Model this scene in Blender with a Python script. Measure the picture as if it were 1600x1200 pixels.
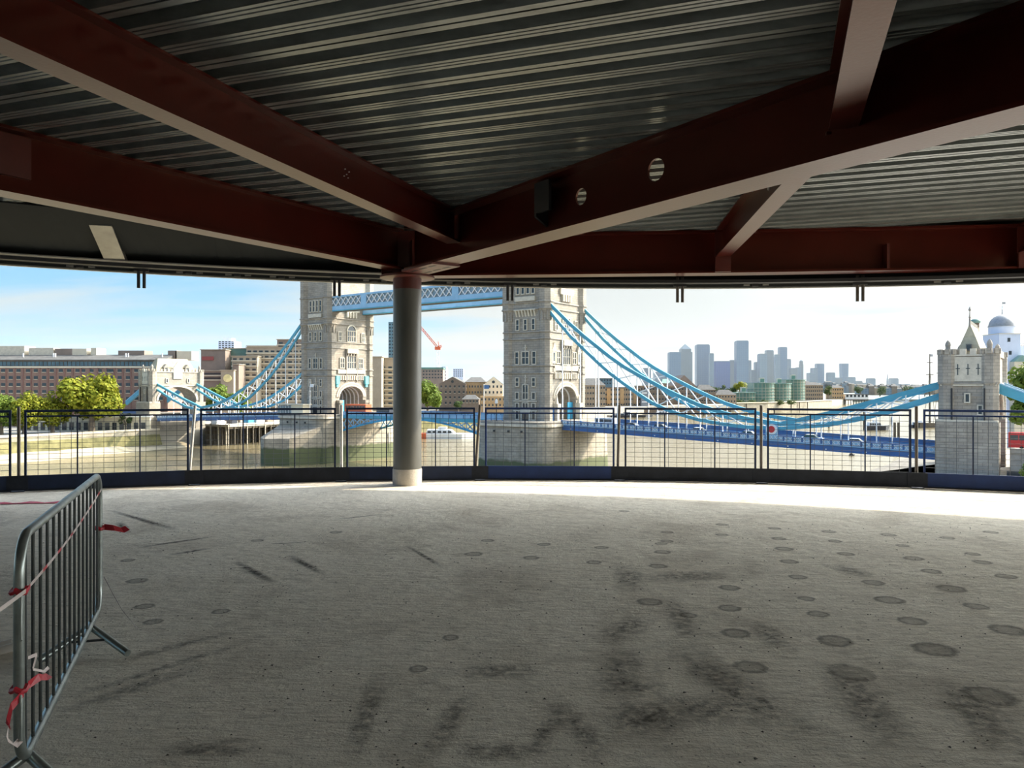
import bpy, bmesh, math, random
from mathutils import Vector, Matrix
R = math.radians
random.seed(7)
scene = bpy.context.scene
for o in list(bpy.data.objects): bpy.data.objects.remove(o)
COL = scene.collection

# ------------------------------------------------------------------ camera
F = 1200.0; EYE = 1.6; HOR = 603.0          # focal length and horizon row in pixels of a 1600x1200 frame
cam = bpy.data.cameras.new('camera'); co = bpy.data.objects.new('camera', cam); COL.objects.link(co)
cam.sensor_width = 36; cam.lens = F/1600*36; cam.shift_y = (HOR-600)/1600
cam.clip_start = .05; cam.clip_end = 30000
co.location = (0, 0, EYE); co.rotation_euler = (R(90), 0, 0)
scene.camera = co

# ------------------------------------------------------------------ light
SUN_H = Vector((.938, .346)).normalized(); SUN_EL = R(34)
sun_dir = Vector((SUN_H.x*math.cos(SUN_EL), SUN_H.y*math.cos(SUN_EL), math.sin(SUN_EL)))
sl = bpy.data.lights.new('sun', 'SUN'); sl.energy = 3.3; sl.angle = R(.8); sl.color = (1, .85, .64)
so = bpy.data.objects.new('sun', sl); COL.objects.link(so)
so.rotation_euler = sun_dir.to_track_quat('Z', 'Y').to_euler()

vs = scene.view_settings
vs.view_transform = 'Standard'; vs.look = 'None'; vs.gamma = 1; vs.use_curve_mapping = False; vs.exposure = 1.3

SKY_BLUE = 1.0
def make_world():
    w = bpy.data.worlds.new('world'); scene.world = w; w.use_nodes = True
    N = w.node_tree.nodes; L = w.node_tree.links; N.clear()
    out = N.new('ShaderNodeOutputWorld'); bg = N.new('ShaderNodeBackground')
    tc = N.new('ShaderNodeTexCoord'); nrm = N.new('ShaderNodeVectorMath'); nrm.operation = 'NORMALIZE'
    L.new(tc.outputs['Generated'], nrm.inputs[0])
    sep = N.new('ShaderNodeSeparateXYZ'); L.new(nrm.outputs[0], sep.inputs[0])
    def math_(op, a, b=None, clamp=False):
        m = N.new('ShaderNodeMath'); m.operation = op; m.use_clamp = clamp
        for i, x in enumerate((a, b)):
            if x is None: continue
            if isinstance(x, (int, float)): m.inputs[i].default_value = x
            else: L.new(x, m.inputs[i])
        return m.outputs[0]
    z = math_('MAXIMUM', sep.outputs['Z'], 0.0)
    # clear sky: pale at the horizon, deeper blue overhead
    ramp = N.new('ShaderNodeValToRGB'); L.new(z, ramp.inputs[0])
    e = ramp.color_ramp.elements
    e[0].position = 0; e[0].color = (.265, .38, .425, 1); e[1].position = .55; e[1].color = (.14, .29, .58, 1)
    k = ramp.color_ramp.elements.new(.12); k.color = (.145, .285, .40, 1)
    # clouds: flat layer seen in perspective
    den = math_('ADD', z, .09)
    cx = math_('DIVIDE', sep.outputs['X'], den); cy = math_('DIVIDE', sep.outputs['Y'], den)
    cv = N.new('ShaderNodeCombineXYZ'); L.new(cx, cv.inputs[0]); L.new(cy, cv.inputs[1])
    mp = N.new('ShaderNodeMapping'); mp.inputs['Rotation'].default_value = (0, 0, R(18)); mp.inputs['Scale'].default_value = (.34, .62, 1); mp.inputs['Location'].default_value = (2.3, .4, 0)
    L.new(cv.outputs[0], mp.inputs[0])
    no = N.new('ShaderNodeTexNoise'); no.inputs['Scale'].default_value = 1.0; no.inputs['Detail'].default_value = 7; no.inputs['Roughness'].default_value = .52; no.inputs['Distortion'].default_value = .35
    L.new(mp.outputs[0], no.inputs['Vector'])
    dot = N.new('ShaderNodeVectorMath'); dot.operation = 'DOT_PRODUCT'; L.new(nrm.outputs[0], dot.inputs[0]); dot.inputs[1].default_value = sun_dir
    prox = math_('MAXIMUM', dot.outputs['Value'], 0.0)
    # more cloud cover towards the sun's side of the sky
    cover = math_('ADD', no.outputs['Fac'], math_('MULTIPLY', dot.outputs['Value'], .34))
    cr = N.new('ShaderNodeValToRGB'); L.new(cover, cr.inputs[0])
    c = cr.color_ramp.elements; c[0].position = .41; c[0].color = (0, 0, 0, 1); c[1].position = .62; c[1].color = (1, 1, 1, 1)
    # scattering round the sun brightens cloud and haze
    glow = math_('ADD', math_('MULTIPLY', math_('POWER', prox, 9.0), 8.5), math_('MULTIPLY', math_('POWER', prox, 30.0), 2.0))
    cb = math_('ADD', .335, glow)
    cc = N.new('ShaderNodeVectorMath'); cc.operation = 'SCALE'; cc.inputs[0].default_value = (.97, 1, .96); L.new(cb, cc.inputs['Scale'])
    sb = N.new('ShaderNodeVectorMath'); sb.operation = 'SCALE'; L.new(ramp.outputs[0], sb.inputs[0]); L.new(math_('ADD', 1.0, math_('MULTIPLY', glow, .8)), sb.inputs['Scale'])
    mx = N.new('ShaderNodeMix'); mx.data_type = 'RGBA'; L.new(math_('MULTIPLY', cr.outputs[0], .92), mx.inputs[0]); L.new(sb.outputs[0], mx.inputs[6]); L.new(cc.outputs[0], mx.inputs[7])
    L.new(mx.outputs[2], bg.inputs[0]); bg.inputs[1].default_value = SKY_BLUE
    L.new(bg.outputs[0], out.inputs[0])
make_world()

# ------------------------------------------------------------------ materials
def mat(name, col, rough=.7, metal=0, var=0, scale=5, bump=0, bscale=None, spec=None, stretch=None, col2=None, tint=None):
    m = bpy.data.materials.new(name); m.use_nodes = True
    N = m.node_tree.nodes; L = m.node_tree.links; p = N['Principled BSDF']
    p.inputs['Base Color'].default_value = (*col, 1); p.inputs['Roughness'].default_value = rough; p.inputs['Metallic'].default_value = metal
    if spec is not None: p.inputs['Specular IOR Level'].default_value = spec
    if tint: p.inputs['Specular Tint'].default_value = (*tint, 1)
    if var or bump:
        tc = N.new('ShaderNodeTexCoord'); mp = N.new('ShaderNodeMapping'); L.new(tc.outputs['Object'], mp.inputs[0])
        if stretch: mp.inputs['Scale'].default_value = stretch
    if var:
        no = N.new('ShaderNodeTexNoise'); no.inputs['Scale'].default_value = scale; no.inputs['Detail'].default_value = 6; no.inputs['Roughness'].default_value = .65
        L.new(mp.outputs[0], no.inputs['Vector'])
        r = N.new('ShaderNodeValToRGB'); L.new(no.outputs['Fac'], r.inputs[0])
        a = tuple(max(0, x*(1-var)) for x in col); b = col2 or tuple(min(1, x*(1+var)) for x in col)
        r.color_ramp.elements[0].position = .3; r.color_ramp.elements[0].color = (*a, 1)
        r.color_ramp.elements[1].position = .7; r.color_ramp.elements[1].color = (*b, 1)
        L.new(r.outputs[0], p.inputs['Base Color'])
    if bump:
        nb = N.new('ShaderNodeTexNoise'); nb.inputs['Scale'].default_value = bscale or scale*4; nb.inputs['Detail'].default_value = 5
        L.new(mp.outputs[0], nb.inputs['Vector'])
        bp = N.new('ShaderNodeBump'); bp.inputs['Strength'].default_value = min(1, bump); bp.inputs['Distance'].default_value = .02
        L.new(nb.outputs['Fac'], bp.inputs['Height']); L.new(bp.outputs[0], p.inputs['Normal'])
    return m

def masonry(name, c1, c2, mortar, bw, bh, ms=.02, rough=.85, var=.35, vscale=.25):
    m = bpy.data.materials.new(name); m.use_nodes = True
    N = m.node_tree.nodes; L = m.node_tree.links; p = N['Principled BSDF']; p.inputs['Roughness'].default_value = rough
    p.inputs['Specular IOR Level'].default_value = .25
    tc = N.new('ShaderNodeTexCoord'); s = N.new('ShaderNodeSeparateXYZ'); L.new(tc.outputs['Object'], s.inputs[0])
    ad = N.new('ShaderNodeMath'); ad.operation = 'ADD'; L.new(s.outputs[0], ad.inputs[0]); L.new(s.outputs[1], ad.inputs[1])
    cv = N.new('ShaderNodeCombineXYZ'); L.new(ad.outputs[0], cv.inputs[0]); L.new(s.outputs[2], cv.inputs[1])
    b = N.new('ShaderNodeTexBrick'); L.new(cv.outputs[0], b.inputs['Vector'])
    b.inputs['Color1'].default_value = (*c1, 1); b.inputs['Color2'].default_value = (*c2, 1); b.inputs['Mortar'].default_value = (*mortar, 1)
    b.inputs['Scale'].default_value = 1; b.inputs['Brick Width'].default_value = bw; b.inputs['Row Height'].default_value = bh; b.inputs['Mortar Size'].default_value = ms
    no = N.new('ShaderNodeTexNoise'); no.inputs['Scale'].default_value = vscale; no.inputs['Detail'].default_value = 8; no.inputs['Roughness'].default_value = .7
    L.new(tc.outputs['Object'], no.inputs['Vector'])
    r = N.new('ShaderNodeValToRGB'); L.new(no.outputs['Fac'], r.inputs[0])
    r.color_ramp.elements[0].position = .3; r.color_ramp.elements[0].color = (1-var,)*3+(1,); r.color_ramp.elements[1].position = .65; r.color_ramp.elements[1].color = (1, 1, 1, 1)
    mx = N.new('ShaderNodeMix'); mx.data_type = 'RGBA'; mx.blend_type = 'MULTIPLY'; mx.inputs[0].default_value = 1
    L.new(b.outputs['Color'], mx.inputs[6]); L.new(r.outputs[0], mx.inputs[7]); L.new(mx.outputs[2], p.inputs['Base Color'])
    bp = N.new('ShaderNodeBump'); bp.inputs['Strength'].default_value = .5; bp.inputs['Distance'].default_value = .05
    L.new(b.outputs['Fac'], bp.inputs['Height']); bp.invert = True; L.new(bp.outputs[0], p.inputs['Normal'])
    return m

def pier_material():
    """granite courses, with weed-green staining in the tidal zone near the waterline"""
    m = masonry('pier_stone', (.43, .385, .31), (.36, .325, .265), (.22, .20, .17), 1.6, .7, .03, var=.35, vscale=.35)
    N = m.node_tree.nodes; L = m.node_tree.links; p = N['Principled BSDF']
    src = p.inputs['Base Color'].links[0].from_socket
    tc = N.new('ShaderNodeTexCoord'); s = N.new('ShaderNodeSeparateXYZ'); L.new(tc.outputs['Object'], s.inputs[0])
    no = N.new('ShaderNodeTexNoise'); no.inputs['Scale'].default_value = .3; L.new(tc.outputs['Object'], no.inputs['Vector'])
    a = N.new('ShaderNodeMath'); a.operation = 'MULTIPLY_ADD'; L.new(no.outputs['Fac'], a.inputs[0]); a.inputs[1].default_value = 2.2; L.new(s.outputs[2], a.inputs[2])
    r = N.new('ShaderNodeMapRange'); r.inputs['From Min'].default_value = 7.6; r.inputs['From Max'].default_value = 6.9; L.new(a.outputs[0], r.inputs[0])
    mx = N.new('ShaderNodeMix'); mx.data_type = 'RGBA'; L.new(r.outputs[0], mx.inputs[0]); L.new(src, mx.inputs[6]); mx.inputs[7].default_value = (.10, .115, .06, 1)
    L.new(mx.outputs[2], p.inputs['Base Color'])
    return m

def floor_material():
    m = bpy.data.materials.new('floor_concrete'); m.use_nodes = True
    N = m.node_tree.nodes; L = m.node_tree.links; p = N['Principled BSDF']; p.inputs['Roughness'].default_value = .93; p.inputs['Specular IOR Level'].default_value = .2
    tc = N.new('ShaderNodeTexCoord')
    def noise(scale, detail=6, rough=.6, dist=0, st=None):
        n = N.new('ShaderNodeTexNoise'); n.inputs['Scale'].default_value = scale; n.inputs['Detail'].default_value = detail; n.inputs['Roughness'].default_value = rough; n.inputs['Distortion'].default_value = dist
        if st:
            mp = N.new('ShaderNodeMapping'); mp.inputs['Scale'].default_value = st; mp.inputs['Rotation'].default_value = (0, 0, R(4)); L.new(tc.outputs['Object'], mp.inputs[0]); L.new(mp.outputs[0], n.inputs['Vector'])
        else: L.new(tc.outputs['Object'], n.inputs['Vector'])
        return n.outputs['Fac']
    def ramp(fac, p0, c0, p1, c1):
        r = N.new('ShaderNodeValToRGB'); L.new(fac, r.inputs[0]); e = r.color_ramp.elements
        e[0].position = p0; e[0].color = (*c0, 1); e[1].position = p1; e[1].color = (*c1, 1); return r.outputs[0]
    def mul(a, b, f=1.0):
        x = N.new('ShaderNodeMix'); x.data_type = 'RGBA'; x.blend_type = 'MULTIPLY'; x.inputs[0].default_value = f
        L.new(a, x.inputs[6]); L.new(b, x.inputs[7]); return x.outputs[2]
    c = ramp(noise(.55, 7, .62), .32, (.88, .81, .69), .68, (.95, .885, .77))
    c = mul(c, ramp(noise(9, 8, .75), .3, (.80, .79, .78), .60, (1, 1, 1)))
    c = mul(c, ramp(noise(.9, 8, .7, .6), .36, (.70, .68, .66), .5, (1, 1, 1)), .7)       # dirty patches
    c = mul(c, ramp(noise(26, 4, .6, 0, (.25, 1, 1)), .35, (.70, .69, .67), .5, (1, 1, 1)), .6)   # trowel grooves
    c = mul(c, ramp(noise(38, 3, .6), .29, (.30, .28, .26), .37, (1, 1, 1)))                 # specks
    L.new(c, p.inputs['Base Color'])
    b1 = N.new('ShaderNodeBump'); b1.inputs['Strength'].default_value = .9; b1.inputs['Distance'].default_value = .02; L.new(noise(22, 6, .65, .2, (.3, 1, 1)), b1.inputs['Height'])
    b2 = N.new('ShaderNodeBump'); b2.inputs['Strength'].default_value = .7; b2.inputs['Distance'].default_value = .012; L.new(noise(60, 5, .7), b2.inputs['Height']); L.new(b1.outputs[0], b2.inputs['Normal'])
    b3 = N.new('ShaderNodeBump'); b3.inputs['Strength'].default_value = .6; b3.inputs['Distance'].default_value = .05; L.new(noise(3.5, 5, .6), b3.inputs['Height']); L.new(b2.outputs[0], b3.inputs['Normal'])
    L.new(b3.outputs[0], p.inputs['Normal'])
    return m

def stain_material(name, col, strength, scale=14, lo=.35, hi=.6):
    """dirt lying on the concrete: broken up by noise, thinning out towards the mark's edge"""
    m = bpy.data.materials.new(name); m.use_nodes = True
    N = m.node_tree.nodes; L = m.node_tree.links; p = N['Principled BSDF']; out = N['Material Output']
    p.inputs['Base Color'].default_value = (*col, 1); p.inputs['Roughness'].default_value = .95; p.inputs['Specular IOR Level'].default_value = .1
    tc = N.new('ShaderNodeTexCoord')
    uv = N.new('ShaderNodeUVMap'); s = N.new('ShaderNodeSeparateXYZ'); L.new(uv.outputs[0], s.inputs[0])
    def tri(i):
        a = N.new('ShaderNodeMath'); a.operation = 'SUBTRACT'; L.new(s.outputs[i], a.inputs[0]); a.inputs[1].default_value = .5
        b = N.new('ShaderNodeMath'); b.operation = 'ABSOLUTE'; L.new(a.outputs[0], b.inputs[0])
        r = N.new('ShaderNodeMapRange'); r.inputs['From Min'].default_value = .5; r.inputs['From Max'].default_value = .12; L.new(b.outputs[0], r.inputs[0]); return r.outputs[0]
    e = N.new('ShaderNodeMath'); e.operation = 'MULTIPLY'; L.new(tri(0), e.inputs[0]); L.new(tri(1), e.inputs[1])
    no = N.new('ShaderNodeTexNoise'); no.inputs['Scale'].default_value = scale; no.inputs['Detail'].default_value = 7; no.inputs['Roughness'].default_value = .7; L.new(tc.outputs['Object'], no.inputs['Vector'])
    r = N.new('ShaderNodeMapRange'); r.inputs['From Min'].default_value = lo; r.inputs['From Max'].default_value = hi; L.new(no.outputs['Fac'], r.inputs[0])
    f = N.new('ShaderNodeMath'); f.operation = 'MULTIPLY'; L.new(e.outputs[0], f.inputs[0]); L.new(r.outputs[0], f.inputs[1])
    g = N.new('ShaderNodeMath'); g.operation = 'MULTIPLY'; L.new(f.outputs[0], g.inputs[0]); g.inputs[1].default_value = strength; g.use_clamp = True
    t = N.new('ShaderNodeBsdfTransparent'); mx = N.new('ShaderNodeMixShader'); L.new(g.outputs[0], mx.inputs[0]); L.new(t.outputs[0], mx.inputs[1]); L.new(p.outputs[0], mx.inputs[2]); L.new(mx.outputs[0], out.inputs[0])
    return m

def water_material():
    m = bpy.data.materials.new('river_water'); m.use_nodes = True
    N = m.node_tree.nodes; L = m.node_tree.links; p = N['Principled BSDF']
    p.inputs['Base Color'].default_value = (.22, .185, .11, 1); p.inputs['Roughness'].default_value = .1; p.inputs['IOR'].default_value = 1.33
    tc = N.new('ShaderNodeTexCoord')
    n1 = N.new('ShaderNodeTexNoise'); n1.inputs['Scale'].default_value = .35; n1.inputs['Detail'].default_value = 6; n1.inputs['Roughness'].default_value = .6; L.new(tc.outputs['Object'], n1.inputs['Vector'])
    b = N.new('ShaderNodeBump'); b.inputs['Strength'].default_value = .8; b.inputs['Distance'].default_value = .35; L.new(n1.outputs['Fac'], b.inputs['Height']); L.new(b.outputs[0], p.inputs['Normal'])
    return m

def foliage_material(name, c1, c2):
    m = bpy.data.materials.new(name); m.use_nodes = True
    N = m.node_tree.nodes; L = m.node_tree.links; p = N['Principled BSDF']; p.inputs['Roughness'].default_value = .7; p.inputs['Specular IOR Level'].default_value = .2
    tc = N.new('ShaderNodeTexCoord'); no = N.new('ShaderNodeTexNoise'); no.inputs['Scale'].default_value = .7; no.inputs['Detail'].default_value = 6; L.new(tc.outputs['Object'], no.inputs['Vector'])
    r = N.new('ShaderNodeValToRGB'); L.new(no.outputs['Fac'], r.inputs[0]); r.color_ramp.elements[0].position = .35; r.color_ramp.elements[0].color = (*c1, 1); r.color_ramp.elements[1].position = .65; r.color_ramp.elements[1].color = (*c2, 1)
    L.new(r.outputs[0], p.inputs['Base Color'])
    tr = N.new('ShaderNodeBsdfTranslucent'); L.new(r.outputs[0], tr.inputs[0]); mx = N.new('ShaderNodeMixShader'); mx.inputs[0].default_value = .3
    L.new(p.outputs[0], mx.inputs[1]); L.new(tr.outputs[0], mx.inputs[2]); L.new(mx.outputs[0], N['Material Output'].inputs[0])
    return m

def facade_material(name, c1, c2, bw, bh, ms, rough=.35, spec=.5):
    m = masonry(name, c1, c1, c2, bw, bh, ms, rough, .12, .01); m.node_tree.nodes['Principled BSDF'].inputs['Specular IOR Level'].default_value = spec
    m.node_tree.nodes['Brick Texture'].offset = 0
    return m

M = {}
M['floor'] = floor_material()
M['slab'] = mat('slab_concrete', (.42, .4, .37), .9, var=.2, scale=2)
M['galv'] = mat('galvanised_deck', (.15, .165, .16), .26, .25, var=.3, scale=2.2, stretch=(.25, 3, 3), spec=1.0)
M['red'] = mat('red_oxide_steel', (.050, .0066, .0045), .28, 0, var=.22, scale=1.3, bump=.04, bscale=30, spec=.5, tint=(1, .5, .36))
M['redplate'] = mat('red_oxide_plate', (.085, .016, .011), .35, 0, var=.2, scale=3)
M['black'] = mat('black_steel', (.02, .02, .022), .5, var=.2, scale=3)
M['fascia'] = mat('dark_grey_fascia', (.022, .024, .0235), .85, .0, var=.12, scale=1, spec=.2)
M['alu'] = mat('grey_trim', (.34, .33, .31), .4, .6, var=.2, scale=2)
M['bracket'] = mat('bracket_steel', (.40, .38, .35), .42, .7, var=.15, scale=3)
M['column'] = mat('column_paint', (.10, .10, .09), .4, 0, var=.25, scale=1.5, stretch=(1, 1, .35), bump=.08, bscale=12)
M['concrete'] = mat('pale_concrete', (.52, .48, .42), .9, var=.18, scale=6, bump=.3, bscale=30)
M['navy'] = mat('navy_paint', (.010, .02, .055), .55, var=.3, scale=4, spec=.3)
M['blue'] = mat('blue_paint', (.008, .027, .11), .55, var=.2, scale=4, spec=.3)
M['navydark'] = mat('scuffed_navy_paint', (.013, .017, .027), .6, var=.4, scale=6, spec=.25)
M['wire'] = mat('mesh_wire', (.09, .095, .11), .5, .4, var=.1)
M['post'] = mat('post_steel', (.10, .085, .07), .5, .4, var=.3, scale=8)
M['postpale'] = mat('galvanised_post', (.5, .49, .46), .45, .6, var=.2, scale=8)
M['barrier'] = mat('galvanised_tube', (.34, .38, .37), .33, .75, var=.28, scale=9)
M['barrierbacklit'] = mat('galvanised_backlit', (.09, .10, .10), .42, .7, var=.2, scale=9)  # same galvanised metal, darkened in colour because the bars are seen backlit
M['tape_red'] = mat('red_tape', (.55, .02, .04), .4, var=.1)
M['tape_white'] = mat('white_tape', (.72, .62, .60), .4, var=.1)
M['yellowtag'] = mat('yellow_tag', (.75, .6, .05), .5, var=.1)
M['patch'] = stain_material('floor_patch', (.22, .205, .185), .6, 16, .3, .7)
def round_patch_material():
    m = stain_material('floor_patch', (.20, .19, .17), .75, 20, .25, .6); N = m.node_tree.nodes; L = m.node_tree.links
    uv = N['UV Map']; v = N.new('ShaderNodeVectorMath'); v.operation = 'DISTANCE'; L.new(uv.outputs[0], v.inputs[0]); v.inputs[1].default_value = (.5, .5, 0)
    nn = N['Noise Texture']; a = N.new('ShaderNodeMath'); a.operation = 'MULTIPLY_ADD'; L.new(nn.outputs['Fac'], a.inputs[0]); a.inputs[1].default_value = .34; L.new(v.outputs['Value'], a.inputs[2])
    r = N.new('ShaderNodeValToRGB'); L.new(a.outputs[0], r.inputs[0]); e = r.color_ramp.elements
    e[0].position = 0; e[0].color = (.38, .38, .38, 1); e[1].position = .64; e[1].color = (0, 0, 0, 1)
    for p_, c_ in ((.42, .42), (.52, .8), (.58, .6)): k = e.new(p_); k.color = (c_, c_, c_, 1)
    mx = [n for n in N if n.type == 'MIX_SHADER'][0]
    g = N.new('ShaderNodeMath'); g.operation = 'MULTIPLY'; L.new(r.outputs[0], g.inputs[0]); g.inputs[1].default_value = .62; L.new(g.outputs[0], mx.inputs[0])
    return m
M['patch'] = round_patch_material()
M['tyre'] = stain_material('tyre_mark', (.15, .14, .125), .85, 16, .36, .72)
M['scrape'] = stain_material('scrape_mark', (.10, .095, .09), .95, 22, .3, .6)
M['stone'] = masonry('tower_stone', (.43, .385, .32), (.345, .31, .265), (.22, .20, .17), 1.5, .6, .03)
M['stonelight'] = mat('dressed_stone', (.55, .50, .41), .85, var=.2, scale=.8)
M['stonedark'] = mat('weathered_stone', (.30, .275, .24), .9, var=.25, scale=.6)
M['pier'] = pier_material()
M['roofslate'] = mat('slate_roof', (.12, .12, .118), .9, var=.25, scale=.5, spec=.2)
M['roofold'] = mat('mossy_roof', (.38, .34, .24), .85, var=.3, scale=.4)
M['glassdark'] = mat('window_glass', (.035, .045, .055), .12, var=.3, scale=.6)
M['bridgeblue'] = mat('deck_blue_paint', (.05, .135, .33), .45, var=.15, scale=.4)
M['chain'] = mat('pale_blue_paint', (.075, .33, .46), .45, var=.15, scale=.3)
M['chainlight'] = mat('sky_blue_paint', (.27, .47, .66), .5, var=.12, scale=.3)
M['white'] = mat('white_paint', (.78, .79, .80), .5, var=.08, scale=.5)
M['paleglass'] = mat('pale_glazing', (.22, .30, .36), .25, var=.15, scale=.4)
M['road'] = mat('asphalt', (.09, .09, .095), .9, var=.2, scale=.5)
M['water'] = water_material()
M['bank'] = masonry('embankment_stone', (.44, .40, .32), (.36, .33, .26), (.24, .22, .17), 1.8, .6, .03)
M['weed'] = mat('weedy_wall', (.11, .115, .045), .95, var=.5, scale=.25, bump=.4, bscale=1, col2=(.24, .22, .10))
M['beach'] = mat('shingle_foreshore', (.40, .35, .25), .95, var=.3, scale=.12, bump=.5, bscale=2)
M['rubble'] = mat('dark_rubble', (.16, .15, .13), .95, var=.5, scale=.8, bump=.8, bscale=2)
M['land'] = mat('bank_ground', (.33, .31, .27), .95, var=.2, scale=.05)
M['brick'] = masonry('red_brick', (.30, .19, .155), (.26, .165, .135), (.28, .22, .19), .9, .3, .02, var=.2)
M['brickpier'] = mat('dark_brick', (.20, .11, .095), .9, var=.15, scale=.5)
M['hotel'] = mat('tan_concrete', (.36, .305, .235), .85, var=.15, scale=.15)
M['hotellight'] = mat('cream_ledge', (.58, .52, .41), .85, var=.12, scale=.15)
M['hoteldark'] = mat('brown_cladding', (.23, .18, .15), .8, var=.15, scale=.2)
M['maroon'] = mat('maroon_panel', (.28, .07, .065), .7, var=.1)
M['ochre'] = masonry('ochre_brick', (.55, .37, .19), (.48, .32, .17), (.4, .3, .2), .9, .3, .02, var=.2)
M['tanbrick'] = masonry('tan_brick', (.40, .30, .20), (.33, .25, .17), (.3, .25, .2), .9, .3, .02, var=.25)
M['brownbrick'] = masonry('brown_brick', (.22, .17, .13), (.18, .14, .11), (.2, .17, .14), .9, .3, .02, var=.25)
M['cream'] = mat('cream_render', (.72, .65, .50), .85, var=.1, scale=.2)
M['yellow'] = mat('pale_yellow_face', (.75, .66, .33), .7, var=.2, scale=.6)
M['greenglass'] = mat('green_glass', (.10, .20, .165), .3, var=.2, scale=.15)
M['glassblue'] = mat('blue_glazing', (.10, .17, .21), .2, var=.3, scale=.3)
M['cyan'] = mat('cyan_hoarding', (.05, .33, .56), .5, var=.1)
M['teal'] = mat('teal_shield', (.12, .45, .52), .5, var=.15)
M['orange'] = mat('orange_red_paint', (.62, .12, .04), .4, var=.1)
M['busred'] = mat('bus_red', (.50, .02, .03), .35, var=.1)
M['carwhite'] = mat('white_car_paint', (.7, .71, .73), .25, var=.05)
M['cargrey'] = mat('grey_car_paint', (.22, .24, .27), .25, var=.05)
M['cardark'] = mat('dark_car_paint', (.03, .035, .05), .25, var=.05)
M['tyrerub'] = mat('rubber', (.02, .02, .02), .8, var=.1)
M['wood'] = mat('pile_timber', (.10, .085, .065), .9, var=.3, scale=.5)
M['palewood'] = mat('deck_timber', (.45, .41, .34), .9, var=.2, scale=.3)
M['lead'] = mat('lead_dome', (.30, .31, .33), .5, .2, var=.25, scale=.6)
M['paleblue'] = mat('pale_blue_render', (.56, .62, .76), .7, var=.06, scale=.4)
M['copper'] = mat('green_copper', (.17, .28, .25), .7, var=.15, scale=.4)
M['bark'] = mat('bark', (.16, .13, .10), .95, var=.3, scale=1)
M['leaf_y'] = foliage_material('yellow_green_leaf', (.12, .16, .012), (.30, .295, .03))
M['leaf_g'] = foliage_material('green_leaf', (.07, .13, .02), (.20, .26, .045))
M['leaf_d'] = foliage_material('dark_leaf', (.03, .06, .02), (.09, .13, .04))
M['sky_a'] = facade_material('blue_glass_facade', (.045, .115, .21), (.09, .17, .26), 9, 5, .9)
M['sky_b'] = facade_material('grey_glass_facade', (.075, .135, .20), (.125, .19, .25), 7, 5, 1.2)
M['sky_c'] = facade_material('deep_blue_facade', (.02, .08, .27), (.04, .11, .29), 12, 6, .6)
M['sky_d'] = facade_material('pale_stone_facade', (.15, .19, .215), (.11, .15, .185), 6, 4, 1.0)
M['farland'] = mat('far_bank', (.20, .24, .22), .95, var=.3, scale=.01)

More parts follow.
